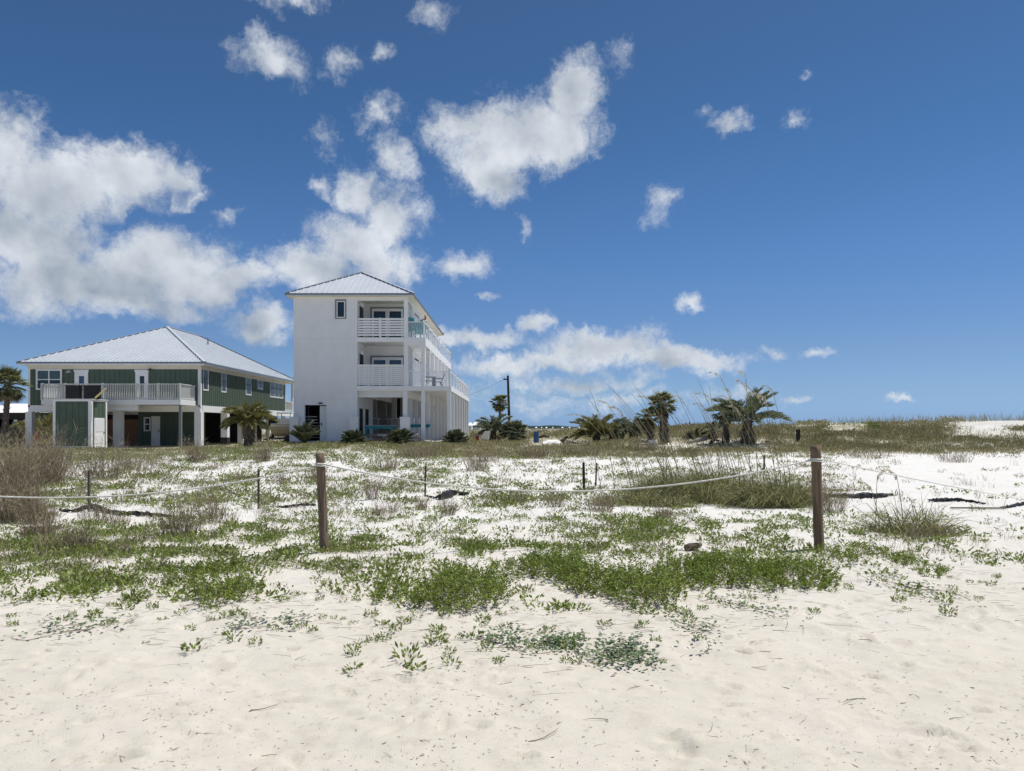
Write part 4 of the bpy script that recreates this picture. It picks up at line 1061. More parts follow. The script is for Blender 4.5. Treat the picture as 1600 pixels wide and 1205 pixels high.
shrub_px('low green shrub right of the right rope post in clear sand', 1380, 1440, 900, 850, .12, 150)

# ------------------------------------------------------------------ dry brown stem bushes (each a thing)
def dry(label, px, pb, w, h, n=150, m='drygrass', name='dry_bush', cat='dry bush', lean=.35, group='brown dried stem bushes in the dune scrub', wid=None, green=0):
    x, y, z = gp(px, pb)
    rx = w / 2 / F * y; H = h / F * y
    t = thing(name, label, cat, (x, y, z), group)
    bx, by, r = ring_points(n, x, y, rx * .8, max(rx * .7, .12)); bz = h_full(bx, by) - .01
    B = np.stack([bx, by, bz], 1)
    D = np.stack([(bx - x) / rx * lean + rng.normal(0, .24, n) - .06, rng.normal(0, .24, n), np.ones(n)], 1)
    L = H * rng.uniform(.35, 1.15, n) * (1 + .5 * vnoise(bx, by, 2.2, 3))
    wd = (wid or .0005 * y / 2 + .0035)
    g = Veg(); g.blades(B, D, L, wd, rng.uniform(0, .6, n))
    k = 5
    P = np.repeat(B, k, 0) + nrm(np.repeat(D, k, 0)) * (np.repeat(L, k) * rng.uniform(.3, .95, n * k))[:, None]
    Dt = np.repeat(D, k, 0) * .8 + rng.normal(0, .45, (n * k, 3))
    g.blades(P, Dt, np.repeat(L, k) * rng.uniform(.10, .32, n * k), wd * .7, .2)
    g.build('stems', m, t)
    if green:
        q = Veg(); bx, by, r = ring_points(green, x, y, rx, max(rx * .7, .15)); B2 = np.stack([bx, by, h_full(bx, by)], 1)
        q.blades(B2, np.stack([rng.normal(0, .35, green), rng.normal(0, .35, green), np.ones(green)], 1), H * .5 * rng.uniform(.4, 1, green), wd, .5); q.build('green_blades', 'oat', t)
    return t
DR = [
 (12, 770, 95, 84, 360, 'tall dense dry bush at the far left edge below the cabbage palm'), (62, 757, 95, 74, 320, 'tall dry bush in front of the left pillar of the green house'),
 (20, 815, 85, 72, 260, 'dry bush at the left edge right behind the rope'), (60, 818, 60, 45, 140, 'low dry bush just right of the one at the left edge'),
 (165, 748, 75, 55, 104, 'dry bush in front of the storage shed door'), (215, 735, 60, 40, 82, 'dry bush right of the shed in front of the fence boards'),
 (305, 723, 28, 40, 120, 'narrow dry bush below the corner pillar of the green house'), (412, 721, 32, 34, 130, 'round dark dry bush below the olive feather palm'),
 (120, 742, 50, 40, 66, 'dry bush below the front of the storage shed'), (255, 728, 40, 22, 44, 'low dry bush below the carport door of the green house'),
 (340, 735, 30, 22, 33, 'low dry bush below the black-footed pillar'),
 (440, 757, 24, 26, 60, 'small dry bush just left of the left rope post'), (495, 752, 26, 28, 60, 'dry tuft behind the left rope post'), (581, 781, 24, 42, 70, 'upright dry stems right of the left rope post'),
 (607, 735, 36, 26, 90, 'dry bush below the palmetto at the thick pillar'), (655, 716, 70, 26, 130, 'wide dry bush in front of the outer pillars'), (747, 736, 42, 38, 120, 'tall thin dry bush below the red barrel'),
 (592, 804, 18, 26, 50, 'short dry tuft left of the white litter sheet'), (660, 798, 22, 22, 55, 'short dry tuft left of the crumpled black fabric'), (702, 806, 26, 26, 60, 'dry tuft right below the crumpled black fabric'), (614, 800, 22, 16, 40, 'little dry tuft among sand left of the middle stake'),
 (280, 838, 60, 62, 82, 'tall sparse dry stalks in front of the fallen black fabric at left'), (330, 815, 50, 60, 90, 'thin sparse dry stalks right of the tall stalks at left'), (62, 838, 60, 34, 120, 'low brown dry bush above the green mat at left'),
 (185, 822, 40, 30, 80, 'low brown dry tuft below the leftmost stake'), (225, 845, 40, 24, 70, 'brown dry tuft above the green left mat'), (150, 815, 60, 40, 49, 'brown dry bush right below the leftmost stake'),
 (1037, 808, 34, 30, 100, 'purple-brown dry tuft under the big sea oats clump'), (870, 793, 30, 26, 60, 'thin dry tuft left of the green tuft by the rope'), (940, 800, 44, 34, 100, 'dry grass tuft under the lowest part of the rope'),
 (1300, 800, 50, 60, 100, 'dry stems at the right side of the right rope post'), (1440, 845, 40, 30, 50, 'dry stems at the foot of the right grass tussock'), (1480, 838, 60, 22, 60, 'low dry twigs right of the right grass tussock'),
 (830, 715, 70, 22, 120, 'low dry scrub in front of the blue barrel'), (900, 712, 90, 20, 130, 'low dry scrub in front of the white tarp heap'), (1010, 705, 60, 18, 90, 'low dry scrub below the white sign board'),
 (770, 722, 50, 22, 80, 'dry scrub below the dense dark fan palm'), (1490, 722, 60, 20, 60, 'dry scrub on the face of the right dune'), (1350, 716, 80, 18, 70, 'dry scrub at the foot of the right dune crest'),
]
for px, pb, w, h, n, lb in DR: dry(lb, px, pb, w, h, int(n * (2.3 if w > 52 else 1.2)), 'tangrass' if 'sparse' in lb or 'thin' in lb or 'twigs' in lb else 'drygrass')
dry('low olive bush in front of the dry bushes at the left edge', 100, 858, 85, 42, 160, green=350)
dry('round olive green tussock above the green mat at left', 128, 856, 46, 40, 120, green=260)

# ------------------------------------------------------------------ sea oats
def oats(label, px, pb, w, h, n, stalks, lean=(-.30, 0), sh=(2.2, 2.9), depth=1.0, heads=.3, droop=1.0):
    x, y, z = gp(px, pb)
    rx = w / 2 / F * y; H = h / F * y
    y = y + rx * depth * .5
    t = thing('sea_oats', label, 'sea oats', (x, y, ground(x, y)), 'clumps of sea oats among the dune plants')
    bx, by, r = ring_points(n, x, y, rx, rx * depth * .6); B = np.stack([bx, by, h_full(bx, by) - .01], 1)
    D = np.stack([(bx - x) / rx * .35 + rng.normal(-.12, .55, n), rng.normal(0, .5, n), rng.uniform(.35, 1.1, n)], 1)
    hm = np.clip((1.25 - .8 * r ** 2) * (1 + 1.3 * fbm(bx, by, 1.1, 3, 19)), .25, 1.7)
    g = Veg(); g.blades(B, D, H * hm * rng.uniform(.5, 1.15, n), .0095, rng.uniform(.3, 2.2, n) * droop); g.build('blades', 'oat', t)
    for i in range(stalks):
        sx = x + random.uniform(-.95, .95) * rx; sy = y + random.uniform(-.4, .4) * rx * depth
        hgt = random.uniform(*sh); ln = random.gauss(lean[0], .10) * hgt; lb = random.gauss(lean[1], .08) * hgt
        b0 = Vector((sx, sy, ground(sx, sy)))
        pts = [b0 + Vector((ln * u ** 1.7, lb * u ** 1.7, hgt * (u - .10 * abs(ln) / hgt * u * u))) for u in (0, .25, .5, .75, .9, 1)]
        mb = MB(); mb.tube(pts, [.0072, .0068, .006, .005, .004, .0028], 4, cap=False)
        so = mb.build('stalk', 'oatstalk', t)
        if random.random() < heads:
            v = Veg(); m_ = 46
            tip = Vector(pts[5]); dr = ((tip - Vector(pts[4])).normalized() * .16 + Vector((math.copysign(.10, ln), 0, -.09))) * random.uniform(.8, 1.5)
            path = [Vector(pts[4]).lerp(tip, .3), tip, tip + dr * .55 + Vector((0, 0, .03)), tip + dr]
            hd = MB(); hd.tube(path, [.004, .003, .002, .0015], 3, cap=False)
            u = rng.uniform(0, 2.999, m_); i0 = u.astype(int); fr = (u - i0)[:, None]; pa = np.array([tuple(q) for q in path])
            P = pa[i0] * (1 - fr) + pa[i0 + 1] * fr
            dd = np.array([math.copysign(.6, ln), 0, -.5]) + rng.normal(0, .38, (m_, 3))
            v.leaves(P, dd, rng.uniform(.03, .065, m_), .014)
            hd.build('head_stem', 'oatstalk', so); v.build('seed_head', 'oatseed', so)
    return t
oats('big clump of sea oats left of the right rope post with tall stalks leaning left', 1112, 786, 170, 80, 5200, 34, (-.34, 0), (1.9, 2.85), 1.5)
oats('sea oats clump touching the right rope post, tall seed heads arching left', 1222, 792, 115, 78, 3800, 11, (-.22, 0), (2.1, 2.9), 1.4, heads=.9)
oats('low sea oats at the left end of the big clump behind the rope', 1000, 790, 120, 48, 1200, 9, (-.36, 0), (1.5, 2.5), .9)
oats('grass tussock right of the right rope post before the black fabric', 1432, 836, 110, 62, 420, 3, (-.05, 0), (.7, 1.0), .7)
oats('thin grass tuft standing alone below the rope middle', 950, 792, 40, 30, 160, 0, depth=.6)
oats('bright green grass tuft below the sea oats in front of the rope', 1055, 792, 70, 34, 420, 0, depth=.5)
oats('sparse grass tuft behind the black fabric at right', 1330, 768, 70, 20, 200, 0, depth=.6)

# ------------------------------------------------------------------ countless ground plants (stuff)
def scatter(n, dens, px0, px1, py0, py1):
    px = rng.uniform(px0, px1, n); py = rng.uniform(py0, py1, n)
    p = unproject(px, py); ok = ~np.isnan(p[:, 0]); px, py, p = px[ok], py[ok], p[ok]
    d = dens(px, py, p)
    k = rng.random(len(d)) < d
    return p[k], px[k], py[k]
def clump(p, s, lo, hi, off=0):
    return sm(lo, hi, fbm(p[:, 0], p[:, 1], s, 3, off) + .5)
FX0, FX1 = YF and PX(440, 44), PX(745, 44)
def not_house(p):
    a = (p[:, 1] > 45.6) & (p[:, 1] < 66.5) & (p[:, 0] > -14.2) & (p[:, 0] < -3.6)
    b = (p[:, 1] > 42.9) & (p[:, 1] < 68) & (p[:, 0] > -31.8) & (p[:, 0] < -19.9)
    return np.where(a | b, 0.0, 1.0)
def edge_y(px):            # row where the plants give out towards the open sand
    return np.interp(px, [-400, 0, 120, 300, 420, 520, 640, 760, 880, 1000, 1100, 1220, 1320, 1450, 1600, 2000], [955, 948, 962, 968, 960, 940, 965, 985, 985, 985, 950, 945, 925, 930, 915, 900])
def d_cover(px, py, p):
    base = np.interp(px, [-400, 0, 300, 480, 700, 900, 1100, 1300, 1400, 1600, 2000], [1, 1, 1, .95, .86, .84, .74, .50, .24, .14, .14])
    band = np.interp(py, [690, 715, 735, 760, 800, 850, 890, 950], [1, 1, .80, .82, 1.0, .86, .46, .36])
    lush = sm(480, 340, px) * sm(835, 860, py) * .6
    e = edge_y(px); fade = sm(0, -45, py - e)
    far = sm(16, 24, p[:, 1])
    c = np.where(far > .5, clump(p, 1.25, .40, .60, 61), clump(p, 2.2, .42 - .20 * lush, .60 - .12 * lush, 61)) * (.42 + .58 * clump(p, .36, .14, .54, 71))
    base = base * (1 - .6 * sm(540, 580, px) * sm(1340, 1300, px) * sm(868, 884, py))
    base = base * (1 - .72 * sm(1270, 1330, px) * sm(788, 768, py))
    base = base * (1 - .7 * sm(640, 700, px) * sm(712, 704, py))
    for (fx0, fx1, fy) in ((95, 272, 804), (432, 495, 792), (664, 735, 780), (1288, 1396, 780), (1450, 1640, 792)):
        base = base * np.where((px > fx0) & (px < fx1) & (py > fy - 7) & (py < fy + 14), .15, 1.0)
    return np.clip(base * band * fade * (c * 1.0 + .06 + .08 * far) * (1 + .35 * lush), 0, 1) * not_house(p)
def rosettes(p, nl, R_, L, Wd, H, m, name, lab=None, flat=.5):
    n = len(p)
    s = rng.uniform(.6, 1.35, n)
    P = np.repeat(p, nl, 0); ss = np.repeat(s, nl)
    a = rng.random(n * nl) * 2 * np.pi; rr = np.sqrt(rng.random(n * nl)) * R_ * ss
    Q = P + np.stack([np.cos(a) * rr, np.sin(a) * rr, rng.uniform(0, 1, n * nl) ** 1.3 * H * ss * (1.1 - rr / (R_ * ss) * .6)], 1)
    D = np.stack([np.cos(a + rng.normal(0, .7, n * nl)), np.sin(a + rng.normal(0, .7, n * nl)), rng.uniform(.05, 1.6, n * nl) * flat * 2], 1)
    g = Veg(); g.leaves(Q, D, L * ss * rng.uniform(.6, 1.3, n * nl), Wd * ss)
    o = g.build(name, m); o['kind'] = 'stuff'
    return o
# leaf size follows the kind of plant, so that it stays right from anywhere
p, px, py = scatter(30000, d_cover, -250, 1850, 690, 990)
nearm = p[:, 1] < 15
rosettes(p[nearm], 18, .095, .050, .0200, .075, 'cover', 'ground_cover', flat=.5)
gm = ~nearm & (rng.random(len(p)) < .55)
rosettes(p[gm], 26, .19, .066, .028, .10, 'cover', 'ground_cover', flat=.45)
rosettes(p[~nearm & ~gm], 26, .19, .070, .022, .13, 'coverdull', 'ground_cover', flat=.6)
p, px, py = scatter(15000, lambda px, py, p: .8 * d_cover(px, py, p) * clump(p, .8, .28, .6, 81), -250, 1850, 690, 930)
nearm = p[:, 1] < 15
rosettes(p[nearm], 14, .09, .050, .0150, .075, 'coverdull', 'ground_cover', flat=.6)
rosettes(p[~nearm], 16, .17, .09, .026, .16, 'coverdull', 'ground_cover', flat=.7)
# thin dry stalks through the scrub
def d_dry(px, py, p):
    return np.interp(px, [-300, 0, 400, 700, 1000, 1300, 1600, 1900], [.9, .9, .55, .35, .25, .16, .14, .14]) * np.interp(py, [690, 720, 760, 840, 900], [.9, .7, .6, .5, 0]) * clump(p, .5, .35, .7, 91) * not_house(p)
p, px, py = scatter(13000, d_dry, -250, 1850, 692, 900)
k = 9; P = np.repeat(p, k, 0); n = len(P)
P[:, :2] += rng.normal(0, .07, (n, 2))
g = Veg(); g.blades(P, np.stack([rng.normal(0, .3, n), rng.normal(0, .3, n), np.ones(n)], 1), rng.uniform(.10, .34, n), .0035 + .00016 * P[:, 1], rng.uniform(0, .8, n))
o = g.build('dry_grass', 'drygrass'); o['kind'] = 'stuff'
# band of dune grass over the flat and the right-hand dunes
def d_dune(px, py, p):
    b = sm(600, 690, px) * sm(26, 33, p[:, 1]) + sm(33, 41, p[:, 1]) * .75 * sm(690, 600, px) * .5
    bare = np.maximum(sm(1478, 1500, px) * sm(686, 680, py) , sm(1285, 1300, px) * sm(1362, 1348, px) * sm(676, 673, py)) * sm(.10, .30, fbm(p[:, 0], p[:, 1], .3, 2, 5) + .5)
    low = 1 - np.maximum(((px > 826) & (px < 912) & (py > 684) & (py < 699)), ((px > 1000) & (px < 1200) & (py > 686) & (py < 702))) * .8
    low = low * (1 - sm(1000, 1150, px) * sm(704, 711, py) * .9)
    return np.clip(b, 0, 1) * low * (1 - .97 * bare) * (.45 + .55 * clump(p, .45, .2, .5, 12)) * not_house(p)
p, px, py = scatter(46000, d_dune, -200, 1850, 655, 716)
k = 5; P = np.repeat(p, k, 0); n = len(P)
P[:, 0] += rng.normal(0, .12, n); P[:, 1] += rng.normal(0, .3, n); P[:, 2] = h_full(P[:, 0], P[:, 1]) - .01
g = Veg(); g.blades(P, np.stack([rng.normal(-.05, .35, n), rng.normal(0, .35, n), np.ones(n)], 1), rng.uniform(.08, .30, n), .006 + .00022 * P[:, 1], rng.uniform(0, 1.2, n))
o = g.build('dune_grass', 'dunegrass'); o['kind'] = 'stuff'
pick = rng.random(len(p)) < .6
rosettes(p[pick & (p[:, 1] < 60)], 12, .22, .12, .03, .11, 'dunegrass', 'dune_scrub', flat=.8)
rosettes(p[(p[:, 1] > 55) & (rng.random(len(p)) < .6)], 12, .7, .30, .09, .26, 'dunegrass', 'dune_scrub', flat=.8)
gr = ((px > 1290) & (px < 1370) & (py < 672))
rosettes(p[gr & (p[:, 1] < 90)], 14, .25, .10, .034, .16, 'brightgrass', 'dune_plants', flat=.6)
# taller grass standing on the crest against the sky
cx = rng.uniform(6, 46, 2600); cy = rng.uniform(43, 60, 2600)
hc = h_full(cx, cy); keep = (hc > 1.05) & (rng.random(2600) < .2 + .8 * (fbm(cx, cy, .35, 2, 15) > 0))
B = np.stack([cx, cy, hc - .01], 1)[keep]; B = np.repeat(B, 3, 0); n = len(B); B[:, :2] += rng.normal(0, .1, (n, 2))
g = Veg(); g.blades(B, np.stack([rng.normal(-.1, .22, n), rng.normal(0, .2, n), np.ones(n)], 1), rng.uniform(.3, .95, n), .016, rng.uniform(0, .9, n))
o = g.build('crest_grass', 'dunegrass'); o['kind'] = 'stuff'
# green grass strip in front of the buildings
def d_lawn(px, py, p): return sm(745, 690, px) * sm(25, 34, p[:, 1]) * not_house(p) * (.2 + .8 * clump(p, .5, .35, .6, 44))
p, px, py = scatter(14000, d_lawn, -200, 900, 688, 724)
k_ = rng.random(len(p)) < .5
rosettes(p[k_], 11, .18, .10, .026, .07, 'cover', 'green_grass', flat=.8)
rosettes(p[~k_], 11, .18, .11, .024, .09, 'coverdull', 'green_grass', flat=.9)

# ------------------------------------------------------------------ rope posts and ropes
def post(px, pyb, pyt, w, lean, label):
    x, y, z = gp(px, pyb)
    H = (pyb - pyt) / F * y; r = w / 2 / F * y
    t = thing('rope_post', label, 'post', (x, y, z), 'round wooden posts holding the rope')
    mb = MB(); n = 14
    pts = [(lean * i / n * H + math.sin(i * 1.3) * .002, 0, -.4 if i == 0 else H * i / n) for i in range(n + 1)]
    mb.tube(pts, [r * random.uniform(.96, 1.04) for _ in pts], 18); mb.smooth = False
    o = mb.build('post', 'woodpost', t, local=True)
    for p in o.data.polygons: p.use_smooth = len(p.vertices) == 4
    c = MB(); c.tube([(lean * H, 0, H - .0), (lean * H, 0, H + .004)], [r * .93, r * .90], 18); c.build('sawn_top', 'woodpost', t, local=True)
    for k in range(3):
        a = random.uniform(-2.6, -.5); cr = MB()
        zz = random.uniform(.15, .5) * H; ln = random.uniform(.25, .45) * H
        f = lambda z: Vector((lean * z + math.cos(a) * r * .985, math.sin(a) * r * .985, z))
        cr.bar(f(zz), f(zz + ln), .006, .006); cr.build('crack', 'log', t, local=True)
    return Vector((x, y, z)), H, r, t
pA, hA, rA, tA = post(507, 862, 710, 14, -.045, 'left brown wooden post with ropes tied near its top')
pB, hB, rB, tB = post(1280, 858, 695, 15.5, -.035, 'right brown wooden post, taller, beside the sea oats')
def rope(a, b, sag, label, r=.0105, n=44, wob=.0):
    a, b = Vector(a), Vector(b)
    pts = []
    for i in range(n + 1):
        t = i / n; p = a.lerp(b, t); p.z -= sag * 4 * t * (1 - t); pts.append(p)
    o = MB(); o.tube(pts, r, 6); o.smooth = True
    ob = o.build('rope', 'rope')
    return tag(ob, label, 'rope', 'white ropes strung between the posts')
topA = Vector((pA.x - .045 * hA * .88, pA.y, pA.z + hA * .885)); topB = Vector((pB.x - .035 * hB * .875, pB.y, pB.z + hB * .865))
LEFTP = Vector((PX(-330, 9.4), 9.4, 1.10))
rope(topA + Vector((-rA, 0, -.02)), LEFTP, .40, 'slack white rope running from the left post out of the left edge')
rope(topA + Vector((rA, 0, 0)), topB + Vector((-rB, 0, 0)), .375, 'long slack white rope sagging between the two wooden posts')
RIGHTP = Vector((PX(1990, 22), 22.0, EYE - (815 - HZ) / F * 22))
rope(topB + Vector((rB, 0, .01)), RIGHTP, .28, 'thin rope falling away to the right from the right post', .008)
for pt, r, lean, t in ((topA, rA, -.045, tA), (topB, rB, -.035, tB)):
    for k in range(2):
        mb = MB(); c = pt + Vector((0, 0, -.01 + k * .024))
        mb.tube([c + Vector((math.cos(q) * (r + .008), math.sin(q) * (r + .008), .004 * math.sin(2 * q))) for q in np.linspace(0, 2 * math.pi, 17)], .010, 5, cap=False)
        mb.build('rope_turn', 'rope', t)
# ------------------------------------------------------------------ silt fence leftovers
def stake(px, pb, pt, label, lean=0, w=.036, m='stake'):
    x, y, z = gp(px, pb); H = (pb - pt) / F * y
    t = thing('stake', label, 'stake', (x, y, z), 'thin grey stakes of the fallen silt fence')
    MB().bar((0, 0, -.25), (lean * H, 0, H), w, w, up=(0, 1, 0)).build('stake_shaft', m, t, local=True)
    return Vector((x, y, z)), H
s1, h1 = stake(139, 800, 735, 'leftmost thin stake, black fabric gathered at its foot')
s2, h2 = stake(404, 795, 733, 'thin stake between the leftmost stake and the left rope post')
s3, h3 = stake(664, 776, 728, 'thin dark stake right of the left rope post', .02)
s4, h4 = stake(913, 766, 722, 'darker left one of the two close stakes mid-picture', -.03, .06, 'polewood')
s5, h5 = stake(930, 759, 722, 'thin right one of the two close stakes mid-picture', .06, .04)
stake(1247, 690, 671, 'dark post stump on the dune above the right rope post', 0, .16, 'polewood')
stake(1194, 738, 712, 'small grey stake behind the big sea oats clump', 0, .045)
stake(1129, 694, 676, 'short dark stub left of the big feather palm trunk', 0, .07, 'polewood')
def fabric(pts, hs, label, tilt=.6):
    """crumpled strip of black silt fabric following ground points (px, row)"""
    P = [Vector(gp(a, b)) for a, b in pts]
    Q = []; Hh = []
    n = 10
    for i in range(len(P) - 1):
        for k in range(n):
            t = k / n; Q.append(P[i].lerp(P[i + 1], t)); Hh.append(hs[i] + (hs[i + 1] - hs[i]) * t)
    Q.append(P[-1]); Hh.append(hs[-1])
    V = []; m = 6
    for i, (q, hh) in enumerate(zip(Q, Hh)):
        q.z = ground(q.x, q.y)
        for j in range(m):
            s = j / (m - 1)
            bulge = math.sin(s * math.pi)
            V.append((q.x + random.gauss(0, .014), q.y + s * hh * tilt + random.gauss(0, .015) - .25 * bulge * hh * tilt, q.z + .012 + bulge * hh * .36 * (1 + .6 * vnoise(q.x * 3, q.y + s, 1.0, 3)) + s * hh * .26 + random.gauss(0, .010)))
    f = [(i * m + j, (i + 1) * m + j, (i + 1) * m + j + 1, i * m + j + 1) for i in range(len(Q) - 1) for j in range(m - 1)]
    mb = MB(); mb.add(V, f); o = mb.build('silt_fabric', 'fabric')
    so = o.modifiers.new('cloth_thickness', 'SOLIDIFY'); so.thickness = .006
    for p_ in o.data.polygons: p_.use_smooth = True
    return tag(o, label, 'black fabric', 'strips of fallen black silt fabric on the sand')
fabric([(92, 800), (118, 801), (139, 798), (165, 803), (200, 806), (240, 808), (272, 807)], [.07, .10, .26, .17, .13, .13, .06], 'black fabric strip lying around the leftmost stake')
fabric([(432, 793), (455, 792), (470, 791), (492, 790)], [.05, .07, .10, .06], 'short black fabric strip just left of the left rope post')
fabric([(664, 777), (680, 779), (692, 781), (704, 778), (714, 772)], [.05, .07, .30, .34, .10], 'crumpled black fabric heap right of the thin dark stake')
fabric([(716, 774), (724, 774), (734, 772)], [.10, .12, .05], 'small black fabric scrap right of the crumpled heap')
fabric([(1288, 776), (1320, 778), (1350, 779), (1375, 778), (1396, 775)], [.08, .22, .24, .16, .07], 'wide black fabric strip just right of the right rope post')
fabric([(1450, 784), (1470, 784), (1490, 784), (1515, 786), (1540, 788)], [.07, .14, .14, .08, .05], 'narrow black fabric strip right of the grass tussock')
fabric([(1565, 795), (1585, 792), (1605, 788), (1640, 786)], [.05, .10, .14, .10], 'black fabric strip at the right edge of the sand')
for i, (px, pa, a2) in enumerate(((1500, 793, 1570), )):
    A = Vector(gp(px - 15, 795)); B = Vector(gp(a2, 797)); A.z += .03; B.z += .03
    tag(MB().bar(A, B, .03, .03).build('fallen_stake', 'lumber'), 'pale stake lying flat in front of the right black fabric', 'stake')

# ------------------------------------------------------------------ things on the carport and decks of the white house
t = thing('work_table', 'long teal table with grey top in the carport of the white house', 'table', (PX(593, 46.6), 46.9, zG))
x0, x1 = PX(569, 46.6), PX(617, 46.6); zt = PZ(664.5, 46.6)
MB().box(x0, x1, 46.6, 47.5, zt - .07, zt).build('tabletop', 'tealtop', t)
MB().box(x0 + .04, x1 - .04, 46.64, 47.46, zt - .24, zt - .07).build('apron', 'teal', t)
for xx in (x0 + .05, x1 - .17):
    for yy in (46.65, 47.33): MB().box(xx, xx + .12, yy, yy + .12, zG, zt - .24).build('leg', 'teal', t)
t = thing('bar_table', 'shorter teal table standing behind the thick corner pillar', 'table', (PX(656, 48.5), 48.6, zG))
x0, x1 = PX(640, 48.5), PX(672, 48.5); zt = PZ(663, 48.5)
MB().box(x0, x1, 48.4, 49.0, zt - .06, zt).build('tabletop', 'teal', t)
MB().box(x0 + .03, x1 - .03, 48.43, 48.97, zt - .2, zt - .06).build('apron', 'teal', t)
for xx in (x0 + .04, x1 - .12):
    for yy in (48.44, 48.88): MB().box(xx, xx + .08, yy, yy + .08, zG, zt - .2).build('leg', 'greywhite', t)
def chair(label, x, y, z, rz, m, s=1.0, group=None):
    t = thing('deck_chair', label, 'chair', (x, y, z), group, rz)
    w = .58 * s; d = .55 * s; hs = .40 * s
    def P(name, mb): return mb.build(name, m, t, local=True)
    sl = MB()
    for k in range(4): sl.box(-w / 2, w / 2, -d / 2 + k * d / 4 + .01, -d / 2 + (k + 1) * d / 4 - .012, hs - .03, hs)
    P('seat', sl)
    for k in range(5): P('back_slat', MB().bar((-w / 2 + w * (k + .5) / 5, d / 2, hs), (-w / 2 + w * (k + .5) / 5, d / 2 + .22 * s, hs + (.58 - .03 * abs(k - 2)) * s), w / 5 - .018, .022, up=(0, 1, 0)))
    P('back_rail', MB().box(-w / 2, w / 2, d / 2 + .13 * s, d / 2 + .16 * s, hs + .28 * s, hs + .35 * s))
    for sx in (-1, 1):
        P('arm', MB().box(sx * (w / 2 + .03) - .05, sx * (w / 2 + .03) + .05, -d / 2 - .06, d / 2 + .12, hs + .20 * s, hs + .23 * s))
        P('leg', MB().box(sx * (w / 2 + .03) - .025, sx * (w / 2 + .03) + .025, -d / 2 - .02, -d / 2 + .06, 0, hs + .20 * s))
        P('leg', MB().bar((sx * (w / 2 + .03), d / 2 - .05, hs), (sx * (w / 2 + .03), d / 2 + .10, 0), .05, .05))
    return t
chair('teal slatted chair on the upper deck next to the corner post', PX(643.5, 46.6), 46.75, D3t + .002, R(165), 'teal', 1.35, 'teal chairs on the top deck')
chair('teal slatted chair on the upper deck behind the rail, further right', PX(653.0, 47.5), 48.0, D3t + .002, R(200), 'teal', 1.3, 'teal chairs on the top deck')
chair('black chair on the middle deck turned right, left one of two', PX(671.5, 47), 47.3, D2t + .002, R(90), 'black', 1.05, 'black chairs on the middle deck')
chair('black chair on the middle deck turned left, right one of two', PX(680, 47), 48.1, D2t + .002, R(-80), 'black', 1.0, 'black chairs on the middle deck')
# rusty curved ornament hooked to the deck rail
t = thing('rail_ornament', 'rust-red curved bird ornament perched on the upper deck rail', 'ornament', (PX(660, 46.3), 46.3, PZ(502.5, YF)))
zc = PZ(502.5, YF)
q = MB(); q.tube([(PX(659, 46.3), 46.3, zc + .02), (PX(660.5, 46.3), 46.3, zc + .10), (PX(663.5, 46.3), 46.3, zc + .16), (PX(664.8, 46.3), 46.3, zc + .26), (PX(664, 46.3), 46.3, zc + .38), (PX(663.2, 46.3), 46.3, zc + .44)], [.07, .10, .07, .045, .035, .02], 7)
q.smooth = True; q.build('body', 'rust', t); MB().box(PX(659, 46.3), PX(662.5, 46.3), 46.25, 46.35, zc, zc + .07).build('foot', 'black', t)
# lumber pile
k = 0
for row, (pa, pb_, py, Y) in enumerate(((571, 655, 693, 44.3), (575, 640, 690.5, 44.6), (566, 650, 688.5, 44.9), (580, 662, 685, 45.1), (572, 625, 681.5, 45.0), (600, 662, 695, 44.0), (590, 655, 679.5, 45.2))):
    for j in range(2):
        x0, x1 = PX(pa + random.uniform(-4, 6), Y), PX(pb_ + random.uniform(-6, 4), Y)
        yy = Y + j * .24; z0 = PZ(py, Y) + .06 * j
        mb = MB().bar((x0, yy, z0 + random.uniform(-.04, .04)), (x1, yy + random.uniform(-.1, .1), z0 + random.uniform(-.05, .05)), .2, .075)
        mm = ('lumber', 'darkwood', 'lumber', 'lumber', 'darkwood', 'tarp', 'lumber')[(row * 2 + j) % 7]
        ob = mb.build('board', mm)
        tag(ob, 'weathered board lying in the pile in front of the teal table', 'board', 'boards piled before the carport of the white house')
t = thing('white_bucket', 'white box on the ground between the outer right pillars', 'box', (PX(712, 48), 48, zG))
MB().box(PX(709, 48), PX(714.5, 48), 47.8, 48.1, zG, PZ(671, 48)).build('body', 'greywhite', t, bevel=.02); MB().box(PX(708.4, 48), PX(715.1, 48), 47.77, 48.13, PZ(671, 48), PZ(670, 48)).build('lid', 'whitebright', t)
# heap of pale broken concrete beside the right pillars
t = thing('rubble_heap', 'pale rubble heap in the sun beside the outer right pillar', 'rubble heap', (PX(676, 44.5), 44.5, ground(PX(676, 44.5), 44.5)))
for k in range(14):
    px = random.uniform(665, 690); Y = random.uniform(44, 45); s = random.uniform(.08, .2); z = ground(PX(px, Y), Y)
    a = random.uniform(0, 3); MB().obox((PX(px, Y), Y, z + s * .4), (s * math.cos(a), s * math.sin(a), .03), (-s * .6 * math.sin(a), s * .6 * math.cos(a), 0), (0, .02, s * .45)).build('chunk', 'concrete', t)

